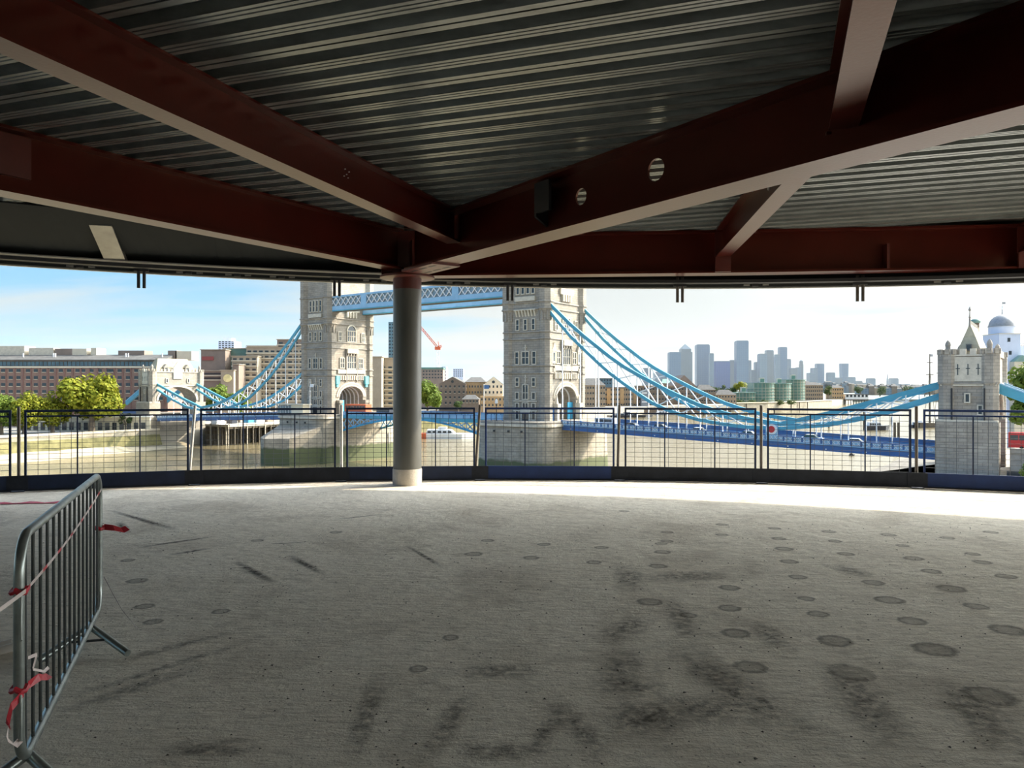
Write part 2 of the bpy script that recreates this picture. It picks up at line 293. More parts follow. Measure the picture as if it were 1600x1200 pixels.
# ------------------------------------------------------------------ mesh helpers
class MB:
    def __init__(s): s.v = []; s.f = []; s.uv = None
    def add(s, vs_, fs):
        o = len(s.v); s.v += [tuple(x) for x in vs_]; s.f += [tuple(i+o for i in f) for f in fs]; return s
    def box(s, x0, x1, y0, y1, z0, z1):
        return s.add([(x0,y0,z0),(x1,y0,z0),(x1,y1,z0),(x0,y1,z0),(x0,y0,z1),(x1,y0,z1),(x1,y1,z1),(x0,y1,z1)],
                     [(0,3,2,1),(4,5,6,7),(0,1,5,4),(1,2,6,5),(2,3,7,6),(3,0,4,7)])
    def hexa(s, lo, hi):
        """box from 4 lower and 4 upper points, both counter-clockwise"""
        return s.add(list(lo)+list(hi), [(0,3,2,1),(4,5,6,7),(0,1,5,4),(1,2,6,5),(2,3,7,6),(3,0,4,7)])
    def prism(s, poly, z0, z1, top=None):
        n = len(poly); t = top or poly
        return s.add([(x,y,z0) for x,y in poly]+[(x,y,z1) for x,y in t],
                     [tuple(range(n-1,-1,-1)), tuple(range(n,2*n))]+[(i,(i+1)%n,(i+1)%n+n,i+n) for i in range(n)])
    def bar(s, a, b, w, h=None, up=(0,0,1)):
        """rectangular bar from a to b, w across, h along up"""
        a = Vector(a); b = Vector(b); d = (b-a).normalized(); h = h or w; u = Vector(up)
        x = d.cross(u)
        if x.length < 1e-4: x = d.cross(Vector((0,1,0)))
        x.normalize(); y = x.cross(d).normalized(); x *= w/2; y *= h/2
        return s.add([a-x-y,a+x-y,a+x+y,a-x+y,b-x-y,b+x-y,b+x+y,b-x+y], [(0,3,2,1),(4,5,6,7),(0,1,5,4),(1,2,6,5),(2,3,7,6),(3,0,4,7)])
    def tube(s, pts, r, n=8, cap=True, closed=False):
        pts = [Vector(p) for p in pts]; rings = []; m = len(pts)
        prevx = None
        for i, p in enumerate(pts):
            if closed: d = (pts[(i+1)%m]-pts[i-1]).normalized()
            else: d = (pts[min(i+1,m-1)]-pts[max(i-1,0)]).normalized()
            if prevx is None:
                x = d.cross(Vector((0,0,1)))
                if x.length < 1e-3: x = d.cross(Vector((0,1,0)))
            else: x = prevx - d*prevx.dot(d)
            x.normalize(); prevx = x; y = d.cross(x)
            rr = r[i] if isinstance(r, (list,tuple)) else r
            rings.append([p+x*rr*math.cos(2*math.pi*k/n)+y*rr*math.sin(2*math.pi*k/n) for k in range(n)])
        vs_ = [q for rg in rings for q in rg]; fs = []
        for i in range(m if closed else m-1):
            j = (i+1)%m
            fs += [(i*n+k, i*n+(k+1)%n, j*n+(k+1)%n, j*n+k) for k in range(n)]
        if cap and not closed: fs += [tuple(range(n-1,-1,-1)), tuple((m-1)*n+k for k in range(n))]
        return s.add(vs_, fs)
    def lathe(s, prof, n=24, c=(0,0)):
        vs_ = [(c[0]+r*math.cos(2*math.pi*k/n), c[1]+r*math.sin(2*math.pi*k/n), z) for r,z in prof for k in range(n)]; m = len(prof)
        fs = [(i*n+k, i*n+(k+1)%n, (i+1)*n+(k+1)%n, (i+1)*n+k) for i in range(m-1) for k in range(n)]
        fs += [tuple(range(n-1,-1,-1)), tuple((m-1)*n+k for k in range(n))]
        return s.add(vs_, fs)
    def mesh(s, name, m, smooth=False):
        me = bpy.data.meshes.new(name); me.from_pydata(s.v, [], s.f); me.validate(); me.update()
        bm = bmesh.new(); bm.from_mesh(me); bmesh.ops.recalc_face_normals(bm, faces=bm.faces)
        bm.to_mesh(me); bm.free()
        me.materials.append(M[m] if isinstance(m, str) else m)
        if smooth:
            me.polygons.foreach_set('use_smooth', [True]*len(me.polygons))
            if hasattr(me, 'set_sharp_from_angle'): me.set_sharp_from_angle(angle=R(40))
        return me
    def build(s, name, m, parent=None, smooth=False, label=None, kind=None):
        return link(name, s.mesh(name, m, smooth), parent, label, kind)

def link(name, me, parent=None, label=None, kind=None, loc=None, rz=0):
    o = bpy.data.objects.new(name, me); COL.objects.link(o); o.parent = parent
    if label: o['label'] = label
    if kind: o['kind'] = kind
    if loc is not None: o.location = loc
    if rz: o.rotation_euler = (0, 0, rz)
    return o
def thing(name, label, cat, loc=(0,0,0), rz=0, group=None):
    o = bpy.data.objects.new(name, None); COL.objects.link(o); o.empty_display_size = .2
    o.location = loc; o.rotation_euler = (0,0,rz); tag(o, label, cat, group); return o
def tag(o, label, cat, group=None):
    o['label'] = label; o['category'] = cat
    if group: o['group'] = group
    return o
def struct(o, label, cat): o['kind'] = 'structure'; o['label'] = label; o['category'] = cat; return o
def at(px, py, Y): return Vector(((px-800)*Y/F, Y, EYE-(py-HOR)*Y/F))
def zat(py, Y): return EYE-(py-HOR)*Y/F
def arc_pts(n0, n1, n, r, cx, cz): return [(cx+r*math.cos(n0+(n1-n0)*i/n), cz+r*math.sin(n0+(n1-n0)*i/n)) for i in range(n+1)]

# ================================================================== THE FLOOR PLATE (round building, radius about 20 m)
CC = Vector((0, -7.04)); RF = 20.1      # fence circle
def circ(r, a): return (CC.x+r*math.sin(a), CC.y+r*math.cos(a))       # a = 0 straight ahead, positive to the right
def ray_angle(px, r):
    d = Vector(((px-800)/F, 1)); a = d.dot(d); b = -2*d.dot(CC); c = CC.dot(CC)-r*r
    Y = (-b+math.sqrt(b*b-4*a*c))/(2*a); P = d*Y-CC; return math.atan2(P.x, P.y)
disc = [circ(20.72, 2*math.pi*i/144) for i in range(144)]
fl = MB().prism(disc[::-1], -.32, 0).build('floor', 'floor'); struct(fl, 'rough dusty grey concrete floor slab with dark marks', 'floor')

def decal(name, pts4, m):
    """thin film of dirt on the floor: pts4 = four floor points"""
    me = bpy.data.meshes.new(name); n = 6; v = []; f = []
    p = [Vector((x, y)) for x, y in pts4]
    for j in range(n+1):
        for i in range(n+1):
            a = p[0].lerp(p[1], i/n); b = p[3].lerp(p[2], i/n); q = a.lerp(b, j/n); v.append((q.x, q.y, .003))
    for j in range(n):
        for i in range(n): f.append((j*(n+1)+i, j*(n+1)+i+1, (j+1)*(n+1)+i+1, (j+1)*(n+1)+i))
    me.from_pydata(v, [], f); u = me.uv_layers.new()
    for lp in me.loops: u.data[lp.index].uv = ((lp.vertex_index % (n+1))/n, (lp.vertex_index//(n+1))/n)
    me.materials.append(M[m]); return link(name, me, fl)
def ground(px, py): Y = EYE*F/(py-HOR); return Vector(((px-800)*Y/F, Y))
def streak(px0, py0, px1, py1, w, m='tyre', name='tyre_mark'):
    a = ground(px0, py0); b = ground(px1, py1); n = (b-a).normalized(); n = Vector((-n.y, n.x))*w/2
    decal(name, [a-n, b-n, b+n, a+n], m)
def patch(px, py, w, name='round_patch', m='patch', ratio=1):
    c = ground(px, py); h = w/2; decal(name, [(c.x-h, c.y-h*ratio), (c.x+h, c.y-h*ratio), (c.x+h, c.y+h*ratio), (c.x-h, c.y+h*ratio)], m)
for s in [(365,876,432,913,.10),(450,867,508,899,.10)]: streak(*s, m='scrape', name='scrape_mark')
for s in [(635,853,692,887,.07),(170,797,280,830,.12),(185,815,200,833,.12),(215,856,340,838,.1),(262,868,330,857,.1),(515,813,605,803,.06),(420,850,480,848,.05)]: streak(*s, m='scrape', name='scuff_line')
for s in [(95,1095,390,1002,.10),(85,1118,330,1035,.16),(160,1040,390,980,.14),(545,1200,595,1050,.14),(660,1200,735,1075,.16),(820,1200,885,1090,.13),(955,1085,985,1010,.3),(1045,930,1085,1015,.22),
          (1180,970,1230,1020,.22),(1300,1030,1420,1190,.35),(1480,1060,1600,1200,.35),(1360,905,1300,880,.3),(975,880,990,930,.3),(930,1130,1080,1120,.5),(990,905,1150,898,.45),(940,1010,1010,960,.3),
          (1040,1000,1300,1180,.4),(860,1090,960,1200,.2)]: streak(*s)
for px, py, w in [(653,1046,.17),(704,997,.17),(214,908,.26),(226,948,.22),(345,956,.2),(240,972,.2),(200,876,.2),(762,845,.22),(740,866,.28),(525,832,.22),(402,845,.2),
    (830,872,.24),(850,851,.22),(928,879,.22),(940,856,.22),(975,799,.22),(1035,863,.26),(1033,850,.2),(1043,832,.22),(1042,846,.22),(1028,885,.26),(1128,820,.22),(1128,836,.22),(1210,826,.22),(1217,842,.24),(1225,858,.28),
    (1233,878,.26),(1295,831,.24),(1305,846,.22),(1322,866,.24),(1388,836,.26),(1410,853,.2),(1428,873,.28),(1455,893,.26),(1480,841,.24),(1487,920,.34),(1520,866,.22),(1525,948,.26),(1535,879,.26),(1548,832,.24),
    (1365,911,.28),(1390,938,.34),(1278,960,.24),(1260,936,.2),(1140,951,.26),(1015,941,.3),(1150,990,.3),(1172,1043,.3),(1305,1002,.34),(1425,971,.3),(1460,1015,.4),(1575,985,.36),(1545,1088,.4),(1330,1052,.4),(1247,902,.24),(1140,919,.26),(1075,962,.2),(1572,901,.28)]:
    patch(px, py, w*.74)
patch(780, 1050, .5, 'damp_patch', 'tyre', .55); patch(1080, 1110, .9, 'damp_patch', 'tyre', .5); patch(985, 1075, .45, 'damp_patch', 'tyre', .7); patch(330, 1170, .5, 'damp_patch', 'tyre', .4); patch(780, 1175, .45, 'damp_patch', 'tyre', .4)

grit = MB(); rg = random.Random(5)
for i in range(900):
    y = rg.uniform(1.9, 9); x = rg.uniform(-.62, .62)*y; h = rg.uniform(.002, .007); w_ = h*rg.uniform(.8, 2)
    a = rg.uniform(0, 6.28); q = [(x+w_*math.cos(a+k*2.09), y+w_*math.sin(a+k*2.09), .0) for k in range(3)]
    grit.add(q+[(x, y, h)], [(0,1,3),(1,2,3),(2,0,3)])
grit.build('grit', 'rubble', fl, kind='stuff')

# ------------------------------------------------------------------ ceiling: concrete slab on ribbed steel deck sheets
ZS = 4.08
slab = MB().prism([circ(20.6, 2*math.pi*i/96) for i in range(96)][::-1], ZS+.085, ZS+.30).build('ceiling', 'slab'); struct(slab, 'ribbed galvanised steel decking under the concrete slab above', 'ceiling')
RA = R(19.3)
rd = Vector((math.cos(RA), -math.sin(RA))); rp = Vector((math.sin(RA), math.cos(RA)))     # along / across the ribs
# one sheet covers 0.9 m: three ribs, grooved soffits, recessed troughs, a lap seam
def sheet_profile():
    pts = []
    for k in range(3):
        o = k*.3
        gr = [(o+.036, 0), (o+.042, .007), (o+.048, .007), (o+.054, 0), (o+.086, 0), (o+.092, .007), (o+.098, .007), (o+.104, 0)] if k < 2 else [(o+.058, 0), (o+.059, .034), (o+.079, .034), (o+.080, 0)]
        pts += [(o+.0, 0)]+gr+[ (o+.142, 0), (o+.168, .074), (o+.196, .074), (o+.204, .068), (o+.236, .068), (o+.244, .074), (o+.274, .074)]
    pts += [(.896, .004), (.896, -.004), (.899, -.004)]
    return pts
prof = sheet_profile()
for i in range(-23, 23):
    d0 = i*.9; dm = d0+.45
    hl = math.sqrt(max(0, 20.3**2-max(abs(d0), abs(d0+.9))**2)) if max(abs(d0), abs(d0+.9)) < 20.2 else 0
    if hl < 1.5: continue
    b = MB(); n = len(prof)
    for t in (-hl, hl): b.v += [(CC.x+rd.x*t+rp.x*(d0+q), CC.y+rd.y*t+rp.y*(d0+q), ZS+z) for q, z in prof]
    b.f = [(k, k+1, n+k+1, n+k) for k in range(n-1)]
    b.build('deck_sheet', 'galv', slab)

M['rearwall'] = mat('bounce_wall_pale', (.72, .69, .64), .9, var=.08, scale=1)
wb = MB().box(-17, 17, -4.9, -4.6, 0, ZS).build('added_rear_wall', 'rearwall'); struct(wb, 'unseen pale wall added behind the viewer to bounce light', 'wall')  # unseen wall added to shut out the rear sky and bounce light

# ------------------------------------------------------------------ steel beams
def ibeam(name, label, a, b, zb, zt, wf, tf=.03, tw=.02, holes=(), m='red', mitre=None):
    a = Vector(a); b = Vector(b); L_ = (b-a).length; ang = math.atan2(b.y-a.y, b.x-a.x)
    t = thing(name, label, 'beam', (a.x, a.y, zb), ang, 'red oxide steel floor beams'); h = zt-zb
    MB().box(0, L_, -wf/2, wf/2, 0, tf).build('bottom_flange', m, t)
    MB().box(0, L_, -wf/2, wf/2, h-tf, h).build('top_flange', m, t)
    w = MB()
    if not holes: w.box(0, L_, -tw/2, tw/2, tf, h-tf)
    else:
        xs = 0.0
        for hx, hz, hr in holes:
            c = hr*1.6; x0, x1 = hx-c, hx+c
            w.box(xs, x0, -tw/2, tw/2, tf, h-tf)
            w.box(x0, x1, -tw/2, tw/2, tf, hz-c); w.box(x0, x1, -tw/2, tw/2, hz+c, h-tf)
            n = 32; ci = []; sq = []
            for k in range(n):
                th = 2*math.pi*k/n; cx, cz = math.cos(th), math.sin(th); s_ = c/max(abs(cx), abs(cz))
                ci.append((hx+hr*cx, hz+hr*cz)); sq.append((hx+s_*cx, hz+s_*cz))
            for y in (-tw/2, tw/2): w.add([(x, y, z) for x, z in ci]+[(x, y, z) for x, z in sq], [(k, (k+1)%n, n+(k+1)%n, n+k) for k in range(n)])
            w.add([(x, -tw/2, z) for x, z in ci]+[(x, tw/2, z) for x, z in ci], [(k, (k+1)%n, n+(k+1)%n, n+k) for k in range(n)])
            xs = x1
        w.box(xs, L_, -tw/2, tw/2, tf, h-tf)
    w.build('web', m, t)
    return t
COLX, COLY = -1.70, 12.47
bd = Vector((.578, -.816))                       # main girder direction away from the column
B0 = Vector((-1.70, 12.30))+bd*.32
def onB(s): return Vector((0, 9.9))+bd*s
s0 = (B0-Vector((0, 9.9))).dot(bd)
Bend = onB(15.5)
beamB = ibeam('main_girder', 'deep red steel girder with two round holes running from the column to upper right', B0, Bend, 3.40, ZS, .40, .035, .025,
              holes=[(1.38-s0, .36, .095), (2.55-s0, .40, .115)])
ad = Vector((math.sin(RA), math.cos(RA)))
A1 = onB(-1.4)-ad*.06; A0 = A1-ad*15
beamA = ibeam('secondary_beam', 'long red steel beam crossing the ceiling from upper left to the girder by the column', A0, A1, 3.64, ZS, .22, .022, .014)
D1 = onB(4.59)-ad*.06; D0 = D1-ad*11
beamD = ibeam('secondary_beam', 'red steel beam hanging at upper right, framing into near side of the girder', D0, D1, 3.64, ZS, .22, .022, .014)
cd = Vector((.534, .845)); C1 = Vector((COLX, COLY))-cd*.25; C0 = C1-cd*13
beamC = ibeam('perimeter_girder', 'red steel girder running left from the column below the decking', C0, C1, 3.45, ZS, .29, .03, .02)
spl = MB().box(0, .5, -.035, -.01, .10, .50); s_ = (Vector((-4.75, 7.6))-C0).dot(cd)
sp = MB().box(s_-.75, s_-.02, -.06, -.008, .18, ZS-3.45-.05).build('splice_plate', 'redplate', beamC)
# bolts on girder A's web
bl = MB()
for dx, dz in ((0,0),(.05,.03),(.08,.0),(.02,.08),(.1,.07)): bl.tube([(12.05+dx-.0, -.02, .2+dz), (12.05+dx, -.007, .2+dz)], .006, 6)
bl.build('bolt', 'white', beamA, kind='stuff')
# ring beam on the right: straight lengths following the curve
ring = [Vector((-1.55, 12.72)), Vector((3.42, 12.38)), Vector((8.0, 11.9)), Vector((12.2, 10.2))]
rl = ['red edge beam between the column and the forked beam, right of column', 'red edge beam along the right side above the hanging rods', 'red edge beam at far right edge of the ceiling']
rings = [ibeam('edge_beam', rl[i], ring[i], ring[i+1], 3.40, ZS, .34, .03, .02) for i in range(3)]
ed = Vector((.117, .993)); E1 = Vector((3.33, 12.12)); E0 = onB(4.59)+ed*.06
beamE = ibeam('secondary_beam', 'short red steel beam from the girder down to the right edge beam', E0, E1, 3.64, ZS, .22, .022, .014)
F1 = Vector((7.86, 11.72)); F0 = onB(10.6); 
beamF = ibeam('secondary_beam', 'red steel beam just entering the frame at far right', F0, F1, 3.64, ZS, .22, .022, .014)
for t, L_ in ((beamE, (E1-E0).length), (beamF, (F1-F0).length)):
    MB().box(L_-.02, L_+.02, -.12, .12, -.24, .0).build('end_plate', 'redplate', t)
    MB().box(L_+.02, L_+.05, -.12, .12, 0, .40).build('stiffener', 'redplate', t)
for hx in (.9, 2.6):
    b = MB()
    for q in (0, .09): b.tube([(hx, .004, .22+q), (hx, .02, .22+q)], .02, 8)
    b.build('bolt_pair', 'white', beamE)
MB().box(2.45, 2.49, -.17, -.01, .03, .42).build('stiffener', 'redplate', rings[1])
# fin plate stub on the girder
fs_ = .75-s0
MB().add([(fs_-.02,-.19,.22),(fs_+.02,-.19,.22),(fs_+.02,-.19,.62),(fs_-.02,-.19,.62),(fs_-.02,-.0125,.12),(fs_+.02,-.0125,.12),(fs_+.02,-.0125,.62),(fs_-.02,-.0125,.62)], [(0,1,2,3),(4,7,6,5),(0,4,5,1),(3,2,6,7),(0,3,7,4),(1,5,6,2)]).build('fin_plate', 'black', beamB)
MB().box(fs_+.02, fs_+.26, -.19, -.15, .26, .62).build('cleat', 'black', beamB)
# slotted cover plate under the girder beside the column
cpl = MB().box(.0, .95, -.24, .24, -.03, 0).build('cover_plate', 'redplate', beamB)
for yy in (-.12, .12):
    for k in range(3): MB().box(.1+k*.28, .28+k*.28, yy-.022, yy+.022, -.033, -.028).build('slot', 'black', cpl)

# ------------------------------------------------------------------ column
colm = thing('column', 'round dark steel column with pale concrete foot and red top plate', 'column', (COLX, COLY, 0))
MB().lathe([(.228, .26), (.228, 3.24)], 40).build('shaft', 'column', colm, True)
MB().lathe([(.236, 0), (.236, .25), (.228, .262)], 40).build('foot', 'concrete', colm, True)
MB().lathe([(.229, 3.16), (.229, 3.34)], 40).build('primer_band', 'redplate', colm, True)
MB().lathe([(.42, 3.335), (.44, 3.345), (.44, 3.375), (.42, 3.385)], 40).build('head_plate', 'redplate', colm, True)
MB().box(-.2, .2, -.2, .2, 3.385, ZS-.0).build('node_box', 'redplate', colm)
for k in range(4): MB().box(-.012, .012, .2, .42, 3.39, 3.9).build('gusset', 'redplate', colm).rotation_euler = (0, 0, R(20+90*k))

# ------------------------------------------------------------------ dark fascia, edge trim and hanging rods around the rim
def zt(x): return 3.36-x*.0175        # the trim falls gently to the right
def rim(r0, r1, z0, z1, a0, a1, n, m, name, parent, slope=True):
    b = MB()
    for i in range(n+1):
        a = a0+(a1-a0)*i/n; x = circ(r1, a)[0]; s_ = zt(x)-3.36 if slope else 0
        for r, z in ((r0, z0+s_), (r1, z0+s_), (r1, z1+s_), (r0, z1+s_)): b.v.append((*circ(r, a), z))
    for i in range(n):
        for k in range(4): b.f.append((i*4+k, i*4+(k+1)%4, (i+1)*4+(k+1)%4, (i+1)*4+k))
    b.f += [(0,1,2,3), (n*4+3, n*4+2, n*4+1, n*4)]
    return b.build(name, m, parent)
trim = thing('edge_trim', 'dark grey fascia with metal trim strip along the ceiling rim', 'trim')
a0, a1 = R(-48), R(48)
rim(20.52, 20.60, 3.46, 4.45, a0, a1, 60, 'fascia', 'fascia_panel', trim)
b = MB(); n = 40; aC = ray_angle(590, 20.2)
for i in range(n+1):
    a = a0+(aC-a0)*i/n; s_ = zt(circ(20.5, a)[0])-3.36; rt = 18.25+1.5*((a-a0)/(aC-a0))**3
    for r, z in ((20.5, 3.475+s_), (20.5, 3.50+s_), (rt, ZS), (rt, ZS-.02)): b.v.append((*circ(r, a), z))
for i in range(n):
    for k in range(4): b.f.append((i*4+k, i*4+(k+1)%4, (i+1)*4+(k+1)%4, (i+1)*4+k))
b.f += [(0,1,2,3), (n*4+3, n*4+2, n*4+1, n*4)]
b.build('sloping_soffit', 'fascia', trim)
rim(20.10, 20.50, 3.455, 3.475, a0, ray_angle(600, 20.3), 40, 'alu', 'trim_strip', trim)
rim(20.28, 20.50, 3.40, 3.455, a0, a1, 60, 'black', 'shadow_channel', trim)
rim(20.50, 20.66, 3.355, 3.46, a0, a1, 60, 'fascia', 'drip_rail', trim)
rim(20.60, 20.68, 3.345, 3.358, a0, a1, 60, 'alu', 'drip_edge', trim)
for px in (222, 527, 797, 1062, 1343):
    a = ray_angle(px, 20.55); x, y = circ(20.5, a); z = zt(x)
    t = thing('hanging_bracket', {222:'pair of dark hanging rods above the brick warehouse, leftmost of the rim brackets', 527:'pair of dark hanging rods in front of the left bridge tower', 797:'pair of dark hanging rods in front of the right bridge tower',
        1062:'pair of dark hanging rods above the distant towers', 1343:'pair of dark hanging rods at far right of the ceiling rim'}[px], 'bracket', (x, y, z), -a, 'rods hanging from the ceiling rim')
    for dx in (-.042, .042):
        MB().tube([(dx, -.02, .16), (dx, -.02, -.27)], .026, 12).build('rod', 'black' if px < 1000 else 'post', t, True)
    MB().box(-.11, .11, -.05, .02, -.0, .12).build('clamp_block', 'black', t)
for px in (125, 295, 371, 440, 585, 715, 850, 1180, 1480):
    a = ray_angle(px, 20.5); x, y = circ(20.49, a); z = zt(x)
    t = MB().box(-.05, .05, -.03, .0, .0, .10).build('rail_clip', 'black', trim); t.location = (x, y, z); t.rotation_euler = (0, 0, -a)
    for dx in (-.19, .12): 
        q = MB().box(dx, dx+.10, -.012, .0, .01, .05).build('clip_tab', 'bracket', t)
# angled bracket plate on the fascia at left
a = ray_angle(186, 20.5)
bk = thing('fascia_bracket', 'bent bright metal bracket plate on the dark fascia at left', 'bracket', (*circ(20.45, a), 3.5), -a)
def soffit_z(r, a):
    s_ = zt(circ(20.5, a)[0])-3.36; rt = 18.25+1.5*((a-a0)/(aC-a0))**3; return 3.475+s_+(20.5-r)/(20.5-rt)*(ZS-3.475-s_)
za, zb, zc = [soffit_z(r, a)-3.5 for r in (20.48, 20.05, 19.2)]
MB().hexa([(-.15,.03,za-.05),(.15,.03,za-.05),(.15,.03,za-.01),(-.15,.03,za-.01)], [(-.15,-.40,zb-.12),(.15,-.40,zb-.12),(.15,-.40,zb-.01),(-.15,-.40,zb-.01)]).build('lower_plate', 'bracket', bk)
MB().hexa([(-.15,-.40,zb-.12),(.15,-.40,zb-.12),(.15,-.40,zb-.09),(-.15,-.40,zb-.09)], [(-.19,-1.25,zc-.03),(.11,-1.25,zc-.03),(.11,-1.25,zc-.0),(-.19,-1.25,zc-.0)]).build('upper_plate', 'alu', bk)

# ================================================================== EDGE PROTECTION FENCE
post_px = [28, 304, 533, 750, 968, 1190, 1433]
angs = [ray_angle(p, RF) for p in post_px]; st = (angs[-1]-angs[0])/6
angs = [angs[0]-2*st, angs[0]-st]+angs+[angs[-1]+st, angs[-1]+2*st]
plabels = ['far-left fence panel outside the picture edge', 'navy fence panel at the extreme left edge', 'navy mesh fence panel in front of the trees and beach', 'navy mesh fence panel in front of the left bridge tower pier',
  'navy mesh fence panel behind the column', 'bright blue kickboard fence panel in front of right tower pier', 'dark scuffed fence panel right of the right tower pier', 'dark scuffed fence panel in front of the bridge deck roundel',
  'blue kickboard fence panel at the right in front of stone gate tower', 'fence panel beyond the right picture edge']
kick = ['navy','navy','navy','navydark','navy','blue','navydark','navydark','blue','blue']
for i in range(len(angs)-1):
    p0 = Vector(circ(RF, angs[i])); p1 = Vector(circ(RF, angs[i+1])); d = (p1-p0).normalized(); p0 = p0+d*.085; p1 = p1-d*.085
    L_ = (p1-p0).length; t = thing('safety_fence', plabels[i], 'fence', (p0.x, p0.y, 0), math.atan2(d.y, d.x), 'edge protection fence panels')
    fr = 'navy' if kick[i] != 'blue' else 'blue'
    MB().box(0, L_, -.018, .018, 1.20, 1.235).build('top_rail', fr, t)
    MB().box(0, L_, -.012, .012, 1.125, 1.15).build('mid_rail', fr, t)
    for x in (0, L_-.03): MB().box(x, x+.03, -.016, .016, .03, 1.20).build('end_upright', fr, t)
    for x in (L_*.31, L_*.69): MB().box(x-.009, x+.009, -.012, .010, .06, 1.125).build('stiffener', 'navy', t)
    MB().box(.0, L_, -.03, -.008, .035, .245).build('kickboard', kick[i], t)
    MB().box(.0, L_, -.02, .02, .005, .035).build('bottom_rail', 'navydark', t)
    b = MB(); n = 15
    for k in range(1, n): x = .03+(L_-.06)*k/n; b.box(x-.003, x+.003, -.003, .003, .06, 1.125)
    for k in range(1, 11): z = .245+.08*k; b.box(.03, L_-.03, -.0065, -.0005, z-.0028, z+.0028)
    b.build('wire_mesh', 'wire', t, kind='stuff')
plab2 = ['fence post left of the picture', 'fence post at the picture\'s left margin beyond the frame', 'dark fence post at far left before the trees', 'pale leaning fence post below the far-bank gate tower', 'pale fence post before the left pier with yellow tag',
   'dark leaning fence post just right of the column', 'grey fence post right of the right-hand pier', 'grey fence post beside the red roundel', 'rusty fence post left of the stone gate tower', 'fence post beyond right edge', 'last fence post outside right edge']
for i, a in enumerate(angs):
    x, y = circ(RF+.06, a); t = thing('fence_post', plab2[i], 'post', (x, y, 0), -a, 'edge protection fence posts')
    lean = {3: .10, 5: .09, 6: .03}.get(i, 0)
    MB().tube([(-lean, 0, .0), (0, 0, 1.28)], .024, 10).build('upright', 'postpale' if i in (3, 4) else 'post', t, True)
    MB().box(-.09, .09, -.12, .08, 0, .012).build('base_plate', 'navydark', t)
    MB().box(-.14, .14, -.11, -.096, .02, .245).build('kick_joint', 'navydark', t)
    if i == 4: MB().box(-.03, .03, -.10, -.099, .17, .22).build('tag', 'yellowtag', t)

# ================================================================== CROWD BARRIER
bn = Vector((-1.887, 2.94)); bf = Vector((-2.73, 5.08)); bdv = (bf-bn); BL = bdv.length; bdv.normalize()
bar = thing('crowd_barrier', 'galvanised steel crowd barrier with vertical bars standing at left', 'barrier', (bn.x, bn.y, 0), math.atan2(bdv.y, bdv.x))
z0, z1, rc = .135, 1.015, .15
pts = []
for cx, cz, a_0 in ((BL-rc, z1-rc, 0), (rc, z1-rc, 90), (rc, z0+rc, 180), (BL-rc, z0+rc, 270)):
    for k in range(9): a = R(a_0+90*k/8); pts.append((cx+rc*math.cos(a), 0, cz+rc*math.sin(a)))
MB().tube(pts, .0195, 14, closed=True).build('frame', 'barrier', bar, True)
NB = 15
for k in range(NB):
    x = .10+(BL-.2)*k/(NB-1); e = 0
    if x < rc: e = rc-math.sqrt(rc*rc-(rc-x)**2)
    if x > BL-rc: e = rc-math.sqrt(rc*rc-(x-BL+rc)**2)
    MB().tube([(x, 0, z0+e), (x, 0, z1-e)], .007, 8).build('bar', 'barrierbacklit', bar, True)
for fx in (.15, BL-.40):
    f = MB()
    f.tube([(fx, 0, z0-.01), (fx-.28, -.23, .022)], .021, 10); f.tube([(fx, 0, z0-.01), (fx-.22, .23, .022)], .021, 10)
    fo = f.build('foot', 'barrier', bar, True)
    MB().bar((fx-.14, -.115, .075), (fx-.11, .115, .075), .012).build('foot_tie', 'barrierbacklit', fo)
for hz in (.80, .42):
    MB().tube([(-.0, -.0, hz), (-.035, -.012, hz+.004), (-.042, -.014, hz-.02), (-.042, -.014, hz-.16), (-.028, -.012, hz-.165)], .006, 8).build('hook', 'barrier', bar, True)
def ribbon(pts, w, m, parent, name='tape_strip', twist=0):
    b = MB(); n = len(pts)
    for i, p in enumerate(pts):
        p = Vector(p); a = twist*i/max(1, n-1); o = Vector((0, math.sin(a), math.cos(a)))*w/2; b.v += [tuple(p-o), tuple(p+o)]
    b.f = [(2*i, 2*i+2, 2*i+3, 2*i+1) for i in range(n-1)]
    ob = b.build(name, m, parent); md = ob.modifiers.new('thickness', 'SOLIDIFY'); md.thickness = .0012; return ob
tp = thing('barrier_tape', 'red and white hazard tape tied diagonally across the crowd barrier', 'tape', (bn.x, bn.y, 0), math.atan2(bdv.y, bdv.x))
n = 26
P0 = Vector((-.03, -.026, .82)); P1 = Vector((BL-.12, -.026, .93))
for k in range(n):
    a = P0.lerp(P1, k/n); b_ = P0.lerp(P1, (k+1)/n); sag = lambda t: -.03*4*t*(1-t)
    a.z += sag(k/n); b_.z += sag((k+1)/n)
    ribbon([a, b_], .014, 'tape_white' if k % 4 else 'tape_red', tp, twist=.0)
ribbon([(-.03,-.028,.82), (-.10,.02,.79), (-.25,.1,.745), (-.45,.22,.70), (-.7,.36,.69)], .016, 'tape_white', tp, twist=.6)
for z in (.815, .44): MB().tube([(-.0+.026*math.cos(k*.7), .026*math.sin(k*.7), z+.008*math.sin(k*2)) for k in range(10)], .011, 6).build('tape_knot', 'tape_red', tp)
ribbon([(.0,-.03,.45), (.05,-.06,.46), (.10,-.07,.44), (.15,-.075,.43)], .03, 'tape_red', tp, twist=.9)
ribbon([(-.02,-.02,.43), (-.07,.01,.40), (-.08,.02,.35), (-.075,.02,.33)], .03, 'tape_red', tp, twist=.5)
ribbon([(-.075,.02,.33), (-.09,.02,.29), (-.06,.0,.25), (-.03,-.01,.255)], .024, 'tape_white', tp, twist=.9)
